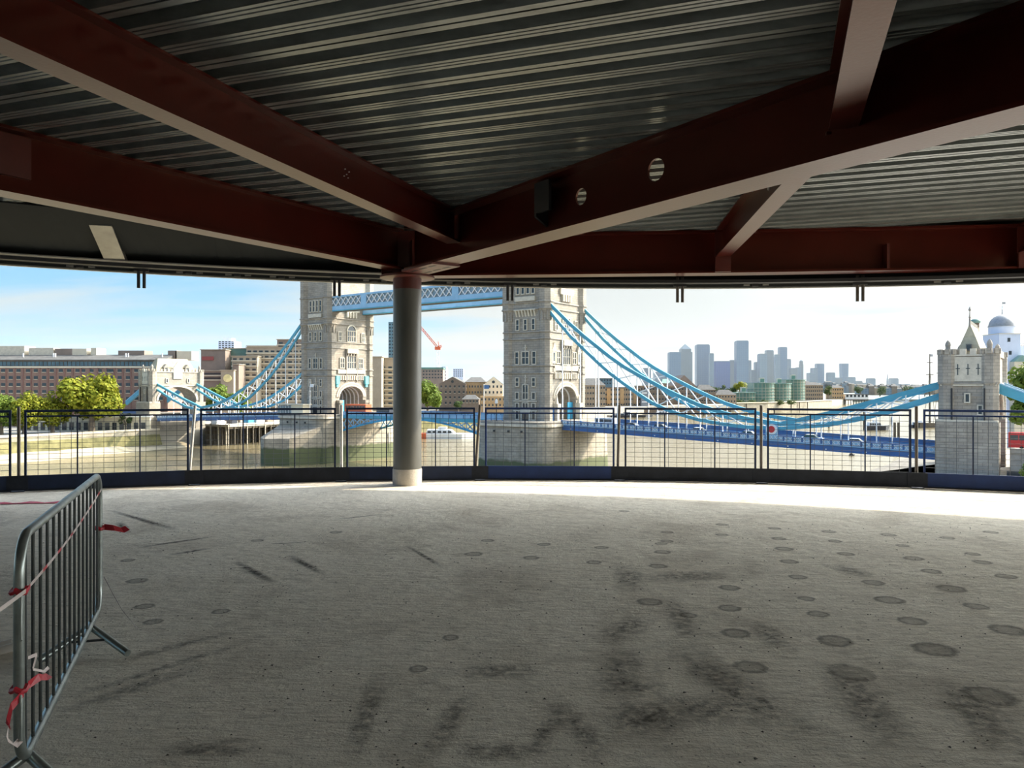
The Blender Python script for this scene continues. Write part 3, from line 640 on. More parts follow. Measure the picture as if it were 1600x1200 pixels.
ribbon([(.0,-.03,.555), (.05,-.05,.55), (.03,-.04,.50), (.08,-.07,.47), (.11,-.08,.475)], .013, 'tape_white', tp, twist=.6)
kn = MB().tube([(BL+.026*math.cos(k*.7), .026*math.sin(k*.7), .66+.006*math.sin(k*2)) for k in range(10)], .012, 6).build('tape_knot', 'tape_red', tp)
ribbon([(BL,-.03,.665), (BL-.03,-.09,.66), (BL-.02,-.14,.64), (BL-.03,-.17,.655)], .04, 'tape_red', tp, twist=.8)
ribbon([(BL-.02,-.03,.34), (BL-.05,-.09,.22), (BL-.12,-.15,.13), (BL-.2,-.20,.09), (BL-.27,-.25,.045)], .012, 'tape_white', tp, twist=.8)
# tape lying near the fence at far left
g0 = ground(-60, 789); g1 = ground(92, 786)
ft = MB(); nn = 12
for k in range(nn+1):
    q = g0.lerp(g1, k/nn); ft.v += [(q.x, q.y-.045+.01*math.sin(k), .012), (q.x, q.y+.045+.01*math.sin(k), .016+.01*math.sin(k*1.7))]
ft.f = [(2*i, 2*i+2, 2*i+3, 2*i+1) for i in range(nn)]
fo = ft.build('floor_tape', 'tape_red'); fo.modifiers.new('thickness', 'SOLIDIFY').thickness = .004; tag(fo, 'strip of red tape lying on the floor behind the crowd barrier', 'tape')
# end of a metal channel lying at the left edge
g = ground(-2, 1020)
ch = thing('metal_channel', 'end of a bright metal channel lying on the floor at left edge', 'offcut', (g.x, g.y, 0), R(58))
MB().box(-.25, .09, -.045, .045, 0, .006).build('base_strip', 'bracket', ch)
for y in (-.045, .041): MB().box(-.25, .09, y, y+.004, .006, .05).build('flange', 'bracket', ch)

# ================================================================== RIVER AND BANKS
TH = .623; BC = Vector((-24.54, 231.12)); U = Vector((math.cos(TH), -math.sin(TH))); V = Vector((math.sin(TH), math.cos(TH)))
def sw(s, w): p = BC+U*s+V*w; return (p.x, p.y)
ZW = EYE-24
wt = MB().add([(-1500,-300,ZW),(6000,-300,ZW),(6000,9000,ZW),(-1500,9000,ZW)], [(0,1,2,3)]).build('river', 'water'); struct(wt, 'broad muddy river at low tide reflecting a bright sky', 'river')
ZP = -15.9
def land(name, poly, z0, z1, m, label): o = MB().prism(poly, z0, z1).build(name, m); return struct(o, label, 'ground')
nb = [sw(-135, -420), sw(-135, 0), sw(-135, 300), sw(-135, 427), (279, 778), (380, 920), (470, 1060), (640, 1500), (640, 2600), (-2500, 2600), (-2500, sw(-135, -420)[1])]
land('far_bank', nb, ZW-1, ZP, 'land', 'paved north river bank beyond the water')
land('near_bank', [sw(137, -150), sw(600, -150), sw(600, 500), sw(137, 500)], ZW-1, -14.5, 'land', 'near river bank beyond the stone gate tower')
land('horizon_land', [(350, 1180), (4500, 1180), (4500, 6500), (-2500, 6500), (-2500, 2600), (650, 2600), (650, 1700)], ZW-1, -19, 'farland', 'low wooded river bank on the horizon')
# embankment wall with weed, parapet
emb = thing('embankment_wall', 'weed-stained stone embankment wall below the trees', 'wall', (*sw(-134.8, 0), ZW), -TH)
MB().hexa([(-.5,-300,0),(3.2,-300,0),(3.2,-9,0),(-.5,-9,0)], [(-.5,-300,5.0),(1.0,-300,5.0),(1.0,-9,5.0),(-.5,-9,5.0)]).build('weedy_footing', 'weed', emb)
MB().box(-.5, .9, -300, -9, 5.0, 6.6).build('stone_face', 'bank', emb)
MB().box(-.6, 1.1, -300, -9, 6.6, 7.3).build('parapet', 'hotellight', emb)
# foreshore
bch = MB()
prof_b = [(0, 1.5), (5, 1.0), (12, .6), (20, .25), (28, -.15)]
wsteps = [-320+10*i for i in range(33)]
for j, w in enumerate(wsteps):
    for k, (o_, h) in enumerate(prof_b):
        q = sw(-133+o_*(.35+.65*min(1, max(0, (-w-8)/70)))+2*math.sin(w*.13+k), w); bch.v.append((q[0], q[1], ZW+h+.15*math.sin(w*.4+k*2)))
nk = len(prof_b)
for j in range(len(wsteps)-1):
    for k in range(nk-1): bch.f.append((j*nk+k, (j+1)*nk+k, (j+1)*nk+k+1, j*nk+k+1))
o = bch.build('foreshore', 'beach'); struct(o, 'sandy shingle foreshore exposed below the embankment wall', 'beach')
rb = MB(); rr = random.Random(3)
edge = [(1335, 741), (1372, 728), (1402, 719), (1430, 713), (1466, 708), (1520, 704)]
rows = []
for px, py in edge:
    Y = 24*F/(py-HOR); p = at(px, py, Y); rows.append(p)
for i, p in enumerate(rows):
    for k in range(6):
        q = p+Vector((U.x, U.y, 0))*(k*5); rb.v.append((q.x, q.y, ZW-.1+k*1.0+rr.uniform(-.3, .3)))
for i in range(len(rows)-1):
    for k in range(5): rb.f.append((i*6+k, (i+1)*6+k, (i+1)*6+k+1, i*6+k+1))
o = rb.build('rubble_shore', 'rubble'); struct(o, 'dark rubble shore under the bridge beside the stone gate tower', 'shore')

# ================================================================== BRIDGE
def dk(s):
    a = abs(s)                                         # top of the parapet along the bridge
    return -6.3 if a < 45 else -6.9-(a-50)*.035
def bthing(name, label, cat, s, w, z, group=None): x, y = sw(s, w); return thing(name, label, cat, (x, y, z), -TH, group)

# window units shared between towers
def window_mesh(w, h, lights, transom, deep=.25, fr=.22):
    b = MB(); b.box(-w/2-fr, -w/2, -deep, .05, -fr, h+fr); b.box(w/2, w/2+fr, -deep, .05, -fr, h+fr); b.box(-w/2, w/2, -deep, .05, -fr, 0); b.box(-w/2, w/2, -deep, .05, h, h+fr)
    for k in range(1, lights): x = -w/2+w*k/lights; b.box(x-.09, x+.09, -deep*.8, .02, 0, h)
    for tz in transom: b.box(-w/2, w/2, -deep*.7, .02, h*tz-.08, h*tz+.08)
    p = MB().box(-w/2, w/2, -.08, .03, 0, h)
    return b.mesh('window', 'stonelight'), p.mesh('pane', 'glassdark')
WM = {}
def add_window(parent, key, x, y, z, face, name='window'):
    """face: 'w' looks towards -y, 's' looks towards +x, 'n' towards -x"""
    if key not in WM: WM[key] = window_mesh(*key)
    fm, pm = WM[key]; rz = {'w': 0, 's': R(90), 'n': R(-90)}[face]
    o = link(name, fm, parent, loc=(x, y, z), rz=rz); link('pane', pm, o); return o

def tower(s, side):
    sgn = 'S' if side > 0 else 'N'
    lab = 'right-hand gothic stone bridge tower with pointed niches and wide arch' if side > 0 else 'left-hand gothic stone bridge tower partly behind the column'
    ZB = -7.4
    t = bthing('bridge_tower', lab, 'tower', s, 0, ZB, 'main bridge towers')
    AX, BW = 6.6, 9.1
    ah, spring, apex = 5.1, 5.4, 8.9          # arch half width, springing and crown above the base
    H = 52.0-ZB-8
    # body split so that the road arch runs through it
    b = MB()
    b.box(-AX, AX, -BW, -ah, 0, 13.2); b.box(-AX, AX, ah, BW, 0, 13.2)
    n = 16
    ap = [(ah*math.cos(math.pi*i/n), spring+(apex-spring)*math.sin(math.pi*i/n)) for i in range(n+1)]
    for i in range(n):
        (ya, za), (yb, zb) = ap[i], ap[i+1]
        b.add([(-AX,ya,za),(-AX,yb,zb),(-AX,yb,13.2),(-AX,ya,13.2),(AX,ya,za),(AX,yb,zb),(AX,yb,13.2),(AX,ya,13.2)], [(0,1,2,3),(4,7,6,5),(0,4,5,1),(2,6,7,3)])
    b.box(-AX, AX, -BW, BW, 13.2, H)
    b.build('body', 'stone', t)
    # roof above the hidden top
    MB().add([(-AX,-BW,H),(AX,-BW,H),(AX,BW,H),(-AX,BW,H),(0,-3,H+14),(0,3,H+14)], [(0,1,4),(1,2,5,4),(2,3,5),(3,0,4,5),(0,3,2,1)]).build('roof', 'roofslate', t)
    # arch rings and ribbed vault
    for x, dx in ((AX, 1), (-AX, -1)):
        for rr_, th_, m in ((0, .45, 'stonelight'), (.5, .35, 'stonedark'), (.9, .4, 'stonelight')):
            a_ = MB(); k = 20; q = []
            for i in range(k+1):
                an = math.pi*i/k; q.append(((ah+rr_)*math.cos(an), spring+(apex-spring+rr_)*math.sin(an), (ah+rr_+th_)*math.cos(an), spring+(apex-spring+rr_+th_)*math.sin(an)))
            for i in range(k):
                A, B_ = q[i], q[i+1]; x0, x1 = x-dx*.1, x+dx*(.32-.1*rr_)
                a_.hexa([(x0,A[0],A[1]),(x1,A[0],A[1]),(x1,B_[0],B_[1]),(x0,B_[0],B_[1])], [(x0,A[2],A[3]),(x1,A[2],A[3]),(x1,B_[2],B_[3]),(x0,B_[2],B_[3])])
            a_.build('arch_ring', m, t)
    for k in range(6):
        xr = -AX+1.6+k*1.9; a_ = MB(); q = [((ah-.02)*math.cos(math.pi*i/16), spring+(apex-spring-.02)*math.sin(math.pi*i/16)) for i in range(17)]
        for i in range(16):
            A, B_ = q[i], q[i+1]; a_.hexa([(xr,A[0]*.95,A[1]-.25),(xr+.3,A[0]*.95,A[1]-.25),(xr+.3,B_[0]*.95,B_[1]-.25),(xr,B_[0]*.95,B_[1]-.25)], [(xr,A[0],A[1]),(xr+.3,A[0],A[1]),(xr+.3,B_[0],B_[1]),(xr,B_[0],B_[1])])
        for sy in (-1, 1): a_.box(xr, xr+.3, sy*ah-.28 if sy > 0 else -ah, sy*ah if sy > 0 else -ah+.28, 0, spring)
        a_.build('vault_rib', 'white', t)
    # corner turrets
    oc = lambda r: [(r*math.cos(R(22.5+45*k)), r*math.sin(R(22.5+45*k))) for k in range(8)]
    for cx in (-1, 1):
        for cy in (-1, 1):
            g = MB(); X, Y = cx*(AX-.9), cy*(BW-.9); sh = lambda r: [(X+x, Y+y) for x, y in oc(r)]
            g.prism(sh(1.72), 0, 27.3); g.prism(sh(1.72), 27.3, 28.9, sh(2.05)); g.prism(sh(2.05), 28.9, H+3); g.prism(sh(2.2), H+3, H+5); g.prism(sh(1.9), H+5, H+14, sh(.05))
            tu = g.build('corner_turret', 'stone', t)
            for a_ in range(8):
                th_ = R(45*a_); rx, ry = 1.68*math.cos(th_), 1.68*math.sin(th_)
                if rx*cx+ry*cy < -.3: continue
                o = MB().add([(-.22,-.25,0),(.22,-.25,0),(.22,.1,0),(-.22,.1,0),(-.22,-.25,1.7),(.22,-.25,1.7),(.22,.1,1.7),(-.22,.1,1.7),(0,-.25,2.5),(0,.1,2.5)], [(0,1,5,8,4),(3,7,9,6,2),(0,3,2,1),(0,4,7,3),(1,2,6,5),(4,8,9,7),(5,6,9,8)]).build('slit', 'stonedark', tu)
                o.location = (X+rx, Y+ry, 26.0); o.rotation_euler = (0, 0, th_+R(90))
    # string courses
    for z in (12.4, 14.3, 21.2, 23.0, 28.9, 30.7, 37.4):
        c = MB(); e = .28; c.box(-AX-e, AX+e, -BW-e, BW+e, z-.16, z+.16)
        for cx in (-1, 1):
            for cy in (-1, 1): c.prism([(cx*(AX-.9)+x, cy*(BW-.9)+y) for x, y in oc(2.0 if z < 28 else 2.3)], z-.17, z+.17)
        c.build('string_course', 'stonedark', t)
    # west face: windows, bands and carving
    yW = -BW-.05
    for x in (-2.5, 0, 2.5): add_window(t, (.8, 2.6, 1, (.5,)), x, yW, 23.6, 'w')
    for x, w_, l in ((-2.7, .95, 1), (0, 2.0, 2), (2.7, .95, 1)): add_window(t, (w_, 3.1, l, (.55,)), x, yW, 14.7, 'w')
    for x in (-2.6, 2.6):
        add_window(t, (.9, 2.0, 1, (.5,)), x, yW, 9.0, 'w'); add_window(t, (.9, 1.6, 1, ()), x, yW, 5.6, 'w'); add_window(t, (.9, 1.3, 1, ()), x, yW, 3.1, 'w'); add_window(t, (.9, 2.2, 1, ()), x, yW, .3, 'w')
    add_window(t, (1.6, 3.6, 2, (.45,)), 0, yW, 5.6, 'w'); add_window(t, (1.6, 1.4, 2, ()), 0, yW, 3.1, 'w')
    for x in (-2.4, -.8, .8, 2.4): add_window(t, (.8, 3.4, 1, (.5,)), x, yW, 33.0, 'w')
    MB().box(-1.6, 1.6, yW-.25, yW+.1, 0, 2.9).build('door_surround', 'stonelight', t); MB().box(-1.0, 1.0, yW-.3, yW-.2, 0, 2.1).build('door', 'glassdark', t)
    for z in (2.55, 5.05): MB().box(-3.7, 3.7, yW-.3, yW+.1, z-.14, z+.14).build('band', 'stonelight', t)
    for z in (19.2, 11.4, 9.9):
        k = MB(); k.box(-.14, .14, yW-.2, yW+.1, z-.9, z+.5); k.box(-.4, .4, yW-.2, yW+.1, z-.35, z-.1); k.prism([(-.3,yW-.2),(.3,yW-.2),(.3,yW+.1),(-.3,yW+.1)], z-1.1, z-.7, [(-.05,yW-.1),(.05,yW-.1),(.05,yW),(-.05,yW)]); k.build('finial', 'stonelight', t)
    MB().box(-3.2, 3.2, yW-.55, yW+.1, 31.0, 32.2).build('balcony', 'stonelight', t)
    for k in range(7):
        x = -2.9+k*.97; MB().add([(x-.25,yW+.1,26.9),(x+.25,yW+.1,26.9),(x+.25,yW+.1,28.6),(x-.25,yW+.1,28.6),(x-.25,yW-.1,27.4),(x+.25,yW-.1,27.4),(x+.25,yW-.6,28.6),(x-.25,yW-.6,28.6)], [(0,3,2,1),(4,5,6,7),(0,1,5,4),(1,2,6,5),(2,3,7,6),(3,0,4,7)]).build('corbel', 'stonelight', t)
    MB().box(-3.4, 3.4, yW-.62, yW+.1, 28.6, 28.9).build('band', 'stonelight', t)
    # road face
    for f, xF in (('s', AX+.05), ('n', -AX-.05)):
        sx = 1 if f == 's' else -1
        add_window(t, (3.6, 4.0, 4, (.5,)), xF, 0, 14.7, f); 
        for y in (-4.0, 4.0): add_window(t, (1.6, 3.0, 2, (.5,)), xF, y, 14.9, f)
        for y in (-5.0, 5.0): add_window(t, (1.1, 2.7, 2, (.5,)), xF, y, 23.6, f)
        add_window(t, (3.4, 3.3, 4, (.5,)), xF, 0, 23.5, f)
        if side < 0:
            hd = MB(); k = 12
            for i in range(k):
                a0_, a1_ = math.pi*i/k, math.pi*(i+1)/k
                hd.hexa([(xF-.1,1.75*math.cos(a0_),26.8+1.75*math.sin(a0_)),(xF+sx*.3,1.75*math.cos(a0_),26.8+1.75*math.sin(a0_)),(xF+sx*.3,1.75*math.cos(a1_),26.8+1.75*math.sin(a1_)),(xF-.1,1.75*math.cos(a1_),26.8+1.75*math.sin(a1_))],
                        [(xF-.1,2.15*math.cos(a0_),26.8+2.15*math.sin(a0_)),(xF+sx*.3,2.15*math.cos(a0_),26.8+2.15*math.sin(a0_)),(xF+sx*.3,2.15*math.cos(a1_),26.8+2.15*math.sin(a1_)),(xF-.1,2.15*math.cos(a1_),26.8+2.15*math.sin(a1_))])
            hd.build('arch_head', 'stonelight', t)
            pm_ = MB(); pts_ = [(1.7*math.cos(math.pi*i/12), 26.8+1.7*math.sin(math.pi*i/12)) for i in range(13)]
            pm_.add([(xF, y, z) for y, z in pts_]+[(xF+sx*.06, y, z) for y, z in pts_], [tuple(range(13)), tuple(range(25,12,-1))]); pm_.build('arch_pane', 'glassdark', t)
        bx = lambda b_, x0, x1, *r: b_.box(min(xF+sx*x0, xF+sx*x1), max(xF+sx*x0, xF+sx*x1), *r)
        bx(MB(), -.1, .9, -2.3, 2.3, 19.6, 21.0).build('balcony', 'stonelight', t)
        for k in range(4): bx(MB(), -.1, .7, -1.9+k*1.15, -1.5+k*1.15, 18.9, 19.6).build('balcony_bracket', 'stonedark', t)
        bx(MB(), -.1, .35, -5.9, 5.9, 13.0, 14.2).build('carved_panel', 'stonelight', t)
        for k in range(13): y = -5.7+k*.95; bx(MB(), -.1, .5, y-.2, y+.2, 10.9, 12.3).build('corbel', 'stonelight', t)
        for y in (-2.3, 2.3): bx(MB(), -.1, .4, y-.13, y+.13, 10.4, 21.0).build('shaft', 'stonedark', t)
        for k in range(4): bx(MB(), -.1, .6, -2.2+k*1.2, -1.6+k*1.2, 31.2, 33.0).build('corbel', 'stonelight', t)
        bx(MB(), -.1, .5, -3.2, 3.2, 33.0, 34.6).build('balcony', 'stonelight', t)
        for y in (-6.3, 6.3):
            if side > 0:
                g = MB(); bx(g, -.1, .35, y-.75, y+.75, 14.8, 18.0); o = g.build('niche', 'stonelight', t)
                hd = MB().add([(xF-.1*sx,y-1,18),(xF-.1*sx,y+1,18),(xF-.1*sx,y,20.2),(xF+sx*.5,y-1,18),(xF+sx*.5,y+1,18),(xF+sx*.5,y,20.2)], [(0,1,2),(3,5,4),(0,3,4,1),(1,4,5,2),(2,5,3,0)]).build('niche_gable', 'stonelight', t)
                bx(MB(), .3, .4, y-.4, y+.4, 15.4, 17.6).build('niche_recess', 'glassdark', t)
                g = MB(); bx(g, -.1, .5, y-.6, y+.6, 12.6, 13.6); g.build('niche_bracket', 'stonedark', t)
            else:
                g = MB(); g.prism([(xF+sx*.1,y-.9),(xF+sx*.8,y-.7),(xF+sx*.8,y+.7),(xF+sx*.1,y+.9)], 9.6, 12.2); g.prism([(xF+sx*.1,y-.5),(xF+sx*.6,y-.4),(xF+sx*.6,y+.4),(xF+sx*.1,y+.5)], 8.6, 9.6); g.build('heraldic_shield', 'teal', t)
        for y in (-5.6, 5.6):
            g = MB(); bx(g, .0, 1.2, y-.5, y+.5, 0, 3.4); bx(g, .0, 1.5, y-.75, y+.75, 3.4, 4.4); g.build('arch_pedestal', 'stonelight' if side > 0 else 'stone', t)
            if side > 0: MB().prism([(xF+sx*.3,y-.4),(xF+sx*1.0,y-.4),(xF+sx*1.0,y+.4),(xF+sx*.3,y+.4)], 4.4, 6.8, [(xF+sx*.6,y-.05),(xF+sx*.7,y-.05),(xF+sx*.7,y+.05),(xF+sx*.6,y+.05)]).build('pinnacle', 'stonelight', t)
    # blue gates in the archway
    if side > 0:
        MB().box(AX-1.2, AX-.9, 2.6, 5.0, 0, 4.6).build('gate_leaf', 'cyan', t); MB().box(-AX+.5, -AX+.8, -5, 5, 0, 3.0).build('gate_leaf', 'teal', t); MB().box(AX+.1, AX+.4, -7.6, -6.2, 0, 3.4).build('gate_leaf', 'bridgeblue', t)
    else:
        MB().box(AX-.9, AX-.6, -4.9, -2.5, 0, 4.4).build('gate_leaf', 'cyan', t); MB().box(-AX+.5, -AX+.8, -4.9, 5, 0, 3.2).build('gate_leaf', 'teal', t)
    return t
tower(41.15, 1); tower(-41.15, -1)

def pier(s, side):
    t = bthing('bridge_pier', 'stone river pier with green weed line under the right-hand tower' if side > 0 else 'stone river pier with sloping cutwater under the left-hand tower', 'pier', s, 0, ZW-1, 'river piers of the bridge')
    top = -7.4-(ZW-1); hw = 11.2
    rc_ = 4.0
    def plan(w_, e):
        pts_ = []
        for cx, cy, a_ in ((w_-rc_, e-rc_, 0), (-w_+rc_, e-rc_, 90), (-w_+rc_, -e+rc_, 180), (w_-rc_, -e+rc_, 270)):
            for k in range(6): a = R(a_+18*k); pts_.append((cx+rc_*math.cos(a), cy+rc_*math.sin(a)))
        return pts_
    g = MB(); g.prism(plan(hw+.5, 17.2), 0, top-1.2, plan(hw, 16.6)); g.build('shaft', 'pier', t)
    MB().prism(plan(hw+.4, 17.0), top-1.2, top-.6).build('cornice', 'stonelight', t); MB().prism(plan(hw, 16.6), top-.6, top+.0).build('coping', 'stone', t)
    for e in (-1, 1):
        c = MB(); yb = e*12; tip = e*29
        base = [(-hw-.5, yb), (-7, e*25), (0, tip), (7, e*25), (hw+.5, yb)]
        c.add([(x,y,0) for x,y in base]+[(x,y,9.0) for x,y in base]+[(-hw+1, e*15, 12.6), (hw-1, e*15, 12.6)], [(0,1,6,5),(1,2,7,6),(2,3,8,7),(3,4,9,8),(5,6,10),(6,7,10),(7,11,10),(7,8,11),(8,9,11),(0,4,3,2,1),(10,11,9,5),(0,5,9,4)])
        if side < 0: c.build('cutwater', 'pier', t)
    for x in (-4.5, 0, 4.0): MB().box(x-.25, x+.25, -16.95, -16.5, top-2.7, top-2.2).build('drain_hole', 'black', t)
    return t
pier(41.15, 1); pier(-41.15, -1)

# ---- side span decks
def deck(s0_, s1_, label, panels):
    t = bthing('bridge_deck', label, 'deck', (s0_+s1_)/2, 0, 0, 'bridge deck spans'); m = (s0_+s1_)/2
    za, zb = dk(s0_), dk(s1_)
    z = lambda s: za+(zb-za)*(s-s0_)/(s1_-s0_)
    hx = lambda b, w0, w1, d0, d1: b.hexa([(s0_-m,w0,za+d0),(s1_-m,w0,zb+d0),(s1_-m,w1,zb+d0),(s0_-m,w1,za+d0)], [(s0_-m,w0,za+d1),(s1_-m,w0,zb+d1),(s1_-m,w1,zb+d1),(s0_-m,w1,za+d1)])
    hx(MB(), -8.6, 8.6, -1.9, -1.25).build('road_slab', 'road', t)
    for e in (-1, 1):
        w0 = e*9.2
        a, b_ = (w0-.1, w0+.1)
        hx(MB(), min(w0, w0-e*.6), max(w0, w0-e*.6), -2.3, -1.15).build('fascia_girder', 'bridgeblue', t)
        hx(MB(), a-.12, b_+.12, -1.25, -1.05).build('ledge', 'chainlight', t); hx(MB(), a-.06, b_+.06, -.14, 0).build('handrail', 'bridgeblue', t)
        hx(MB(), a+.06, b_-.06, -1.05, -.14).build('parapet_plate', 'bridgeblue', t)
        hx(MB(), a-.18, b_+.18, -2.45, -2.28).build('bottom_flange', 'bridgeblue', t)
        n_ = panels
        for k in range(n_):
            s = s0_+(s1_-s0_)*(k+.5)/n_; zz = z(s); L_ = (s1_-s0_)/n_
            p = MB(); h0, h1 = zz-.95, zz-.24; x = s-m; yy = w0+e*.08
            for q in (-.25, .25):
                c = x+q*L_*.9; d_ = L_*.17
                p.bar((c-d_, yy, h0), (c+d_, yy, h1), .06, .2, (0,1,0)); p.bar((c+d_, yy, h0), (c-d_, yy, h1), .06, .2, (0,1,0))
            p.bar((x-L_*.40, yy, h0), (x+L_*.40, yy, h0), .06, .12, (0,1,0)); p.bar((x-L_*.40, yy, h1), (x+L_*.40, yy, h1), .06, .12, (0,1,0))
            MB().box(x-L_*.40, x+L_*.40, min(w0, yy)-.0, max(w0, yy)-.02*(e > 0)+.02*(e < 0)*0, h0, h1).build('pale_panel', 'chainlight', t)
            p.build('white_tracery', 'white', t)
            if k % 3 == 0: MB().box(x-L_*.5-.12, x-L_*.5+.12, w0-.2, w0+.2, zz-1.2, zz+.12).build('parapet_post', 'bridgeblue', t)
            if k % 4 == 1: MB().box(x-.12, x+.12, w0+e*.25-.1, w0+e*.25+.1, zz-2.15, zz-1.95).build('lamp', 'white', t)
    return t
deck(52.2, 135.4, 'blue bridge deck span on the right sloping to the stone gate tower', 44)
deck(-135.4, -52.2, 'blue bridge deck span on the left reaching the far bank', 44)
rd_ = bthing('parapet_roundel', 'red disc in white ring mounted on the blue bridge parapet', 'emblem', 104.6, -9.4, dk(104.6)-1.0)
MB().box(-1.25, 1.25, -.1, .1, 0, 3.1).build('panel', 'chainlight', rd_)
for r, m, y in ((1.15, 'white', -.16), (.72, 'busred', -.22)):
    MB().add([(r*math.cos(2*math.pi*k/24), y, 2.25+r*math.sin(2*math.pi*k/24)) for k in range(24)]+[(r*math.cos(2*math.pi*k/24), -.1, 2.25+r*math.sin(2*math.pi*k/24)) for k in range(24)],
             [tuple(range(24)), tuple(range(47,23,-1))]+[(k,(k+1)%24,24+(k+1)%24,24+k) for k in range(24)]).build('disc', m, rd_)
b = MB()
for x in (-.8, 0, .8): b.bar((x-.28,-.14,.25),(x+.28,-.14,.95),.06,.14,(0,1,0)); b.bar((x+.28,-.14,.25),(x-.28,-.14,.95),.06,.14,(0,1,0))
b.build('white_tracery', 'white', rd_)

# ---- bascules between the towers
for e, lab in ((-1, 'left lifting leaf of the bridge with pale blue lattice girders'), (1, 'right lifting leaf of the bridge with pale blue lattice girders')):
    t = bthing('bascule_leaf', lab, 'deck', e*15, 0, 0, 'lifting leaves between the towers')
    xa, xb = -15, 15                      # local, root at outer end
    root, tip = (15*e, -15*e)
    zb = lambda x: -12.6+4.6*math.sin(math.pi/2*min(1, abs(x-root)/30.0))
    MB().box(-15, 15, -8.4, 8.4, -8.0, -7.5).build('road_slab', 'road', t)
    for sd in (-1, 1):
        w_ = sd*8.7
        MB().box(-15, 15, w_-.15, w_+.15, -8.5, -7.45).build('fascia_girder', 'chain', t)
        MB().box(-15, 15, w_-.1, w_+.1, -6.5, -6.36).build('handrail', 'bridgeblue', t)
        MB().box(-15, 15, w_-.04, w_+.04, -7.45, -6.5).build('parapet_plate', 'chainlight', t)
        n_ = 12
        for k in range(n_+1): x = -15+30*k/n_; MB().box(x-.1, x+.1, w_-.12, w_+.12, -7.45, -6.36).build('parapet_post', 'bridgeblue', t)
        lo = MB(); k_ = 10
        for k in range(k_): x0, x1 = -15+30*k/k_, -15+30*(k+1)/k_; lo.bar((x0, w_, zb(x0)), (x1, w_, zb(x1)), .4, .55)
        lo.build('lower_chord', 'cyan', t)
        for k in range(k_):
            x0, x1 = -15+30*k/k_, -15+30*(k+1)/k_
            if min(-8.5-zb(x0), -8.5-zb(x1)) < .3: continue
            g = MB(); g.bar((x0, w_, zb(x0)), (x1, w_, -8.5), .28, .28); g.bar((x0, w_, -8.5), (x1, w_, zb(x1)), .28, .28); g.bar((x1, w_, zb(x1)), (x1, w_, -8.5), .22, .22); g.build('lattice', 'chainlight', t)

# ---- suspension chains
UP = [(47.0,23.6),(56,15.6),(66,8.3),(70.5,5.45),(81.3,.15),(89.3,-3.2),(98,-5.4),(106.5,-6.5)]
LO = [(47.0,21.9),(54,14.4),(60.9,8.4),(65.5,4.7),(71,1.0),(76.2,-2.2),(81.8,-4.5),(89.3,-6.3),(98,-7.3),(106.5,-7.4)]
UP2 = [(106.5,-6.4),(116.5,-3.8),(126,-1.0),(136.4,2.2)]; LO2 = [(106.5,-7.4),(116.5,-6.3),(126,-3.6),(136.4,.1)]
def interp(c, s):
    for (a, za), (b, zb) in zip(c, c[1:]):
        if a <= s <= b: return za+(zb-za)*(s-a)/(b-a)
    return c[0][1] if s < c[0][0] else c[-1][1]
def chain(side, w, label):
    t = bthing('suspension_chain', label, 'chain', side*77, w, 0, 'stiffened suspension chains')
    X = lambda s: side*(s-77)
    for nm, c in (('upper_chord', UP), ('lower_chord', LO), ('upper_chord', UP2), ('lower_chord', LO2)):
        b = MB(); s = c[0][0]; n_ = 16; e_ = c[-1][0]
        for k in range(n_):
            a0_, a1_ = s+(e_-s)*k/n_, s+(e_-s)*(k+1)/n_; b.bar((X(a0_), 0, interp(c, a0_)), (X(a1_), 0, interp(c, a1_)), .55, .85 if nm == 'upper_chord' else .75)
        b.build(nm, 'chain', t)
    st_ = 5.2; s = 52.0
    while s+st_ < 134:
        for cu, cl in ((UP, LO), (UP2, LO2)):
            a0_, a1_ = s, s+st_
            if a0_ < cu[0][0] or a1_ > cu[-1][0]: continue
            g = MB(); g.bar((X(a0_), 0, interp(cl, a0_)), (X(a1_), 0, interp(cu, a1_)), .22); g.bar((X(a0_), 0, interp(cu, a0_)), (X(a1_), 0, interp(cl, a1_)), .22); g.bar((X(a1_), 0, interp(cu, a1_)), (X(a1_), 0, interp(cl, a1_)), .22); g.build('bracing', 'white', t)
        cl = LO if s < 106 else LO2
        zz = interp(cl, s); zd = dk(s)-1.2
        if zz-zd > .3: MB().bar((X(s), 0, zz), (X(s), 0, zd), .2).build('hanger', 'white', t)
        s += st_
    b = MB(); b.bar((X(145.0), 0, 1.2), (X(166 if side > 0 else 160), 0, -8.0 if side > 0 else -5.6), .7, 1.6); b.build('anchor_tie', 'chain', t)
    MB().bar((X(145.0), -.0, 2.2), (X(166 if side > 0 else 160), 0, -7.0 if side > 0 else -4.6), .8, .25).build('tie_flange', 'chainlight', t)
    return t
chain(1, -8.5, 'near pale blue suspension chain on the right span'); chain(1, 8.5, 'rear pale blue suspension chain on the right span')
chain(-1, -8.5, 'near pale blue suspension chain on the left span'); chain(-1, 8.5, 'rear pale blue suspension chain on the left span')

